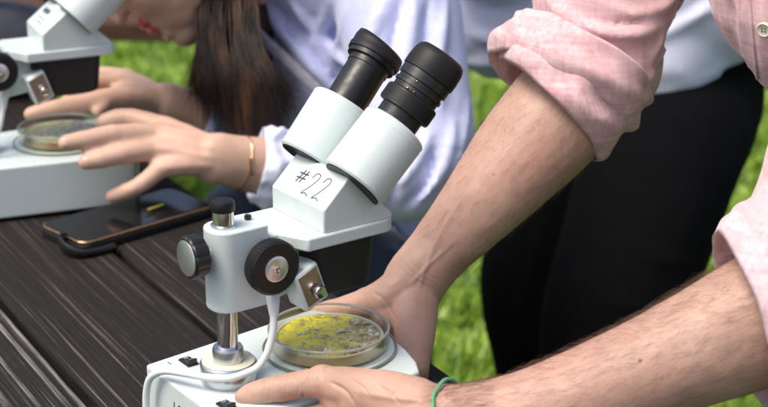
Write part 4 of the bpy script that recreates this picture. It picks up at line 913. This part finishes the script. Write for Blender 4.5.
tr3 = [tb([(640, -10, D+.03, (.08, .08)), (690, 0, D+.04, (.09, .08)), (706, 22, D+.04, (.07, .08))], 26),
       tb([(703, 20, D+.03, .070), (704, 78, D+.02, .080), (688, 118, D-.01, .092), (661, 165, D-.08, .102), (632, 250, D-.12, .097), (606, 335, D-.14, .084), (598, 430, D-.10, .072), (610, 600, D, .06), (615, 690, D, .055)], 24),
       tb([(650, 10, D+.10, .075), (645, 70, D+.10, .085), (592, 150, D+.08, .110), (552, 240, D+.08, .092), (541, 305, D+.08, .082), (548, 380, D+.10, .070), (556, 500, D+.12, .062), (562, 640, D+.14, .055)], 24)]
organic('trousers', tr3, 'black_trouser', thr, .007, 4, foldfun(0, [], .006, 7, 2), folds=[([(590, 128), (606, 152), (650, 146)], 3, .004), ([(596, 118), (640, 122), (700, 108)], 2.5, .003), ([(580, 130), (600, 175), (645, 205)], 4, .004), ([(545, 220), (530, 280), (520, 330)], 6, .006), ([(716, 120), (700, 190), (672, 270)], 3, .003), ([(560, 260), (600, 300), (650, 310)], 6, .005), ([(620, 230), (650, 260), (690, 262)], 6, .005)])
for a_, d_ in ((598, D), (550, D+.14)):
    p = onz(a_, 700, .05); q = at(a_, 690, d_); obj('shoe', *tube([(q[0]+.05, q[1], .05), (q[0]-.05, q[1]-.02, .035), (q[0]-.14, q[1]-.04, .03)], [(.042, .045), (.045, .035), (.035, .025)], 16), 'shoe_leather', thr)

# ---- cloth details on the pink shirt that need the finished surface: placket and button
from mathutils.bvhtree import BVHTree
dg = bpy.context.evaluated_depsgraph_get(); bv = BVHTree.FromObject(shirt, dg)
def on_surface(px, py, off=0.):
    d = Vector(ray(px, py)).normalized(); h = bv.ray_cast(Vector(CP), d)
    return (np.array(h[0])+np.array(h[1])*off, np.array(h[1])) if h[0] is not None else (None, None)
c, nrm = on_surface(765, 28, .0015)
if c is not None:
    b_ = obj('button', *lathe([(.0052, -.001), (.0056, .0003), (.0056, .0014), (.0050, .0020), (.0042, .0013), (.0005, .0012)], c, nrm, 28), 'cream_sheen_button', shirt)
    for (dx_, dy_) in ((-1, -1), (1, -1), (-1, 1), (1, 1)):
        ax_, u_, w_ = basis(nrm); obj('button_hole', *ell(c+nrm*.0016+u_*dx_*.0012+w_*dy_*.0012, .0006, n1=8, n2=6), 'ink', b_)
for xs in (750, 783):
    pts = []
    for y in range(-30, 100, 6):
        c, nrm = on_surface(xs+(y*.10 if xs < 760 else y*.12), y, .0008)
        if c is not None: pts.append(c)
    if len(pts) > 3: obj('seam', *tube(pts, .0011, 8, per=2), 'pink_facing', shirt)
print('verts', sum(len(o.data.vertices) for o in bpy.data.objects if o.type == 'MESH'))
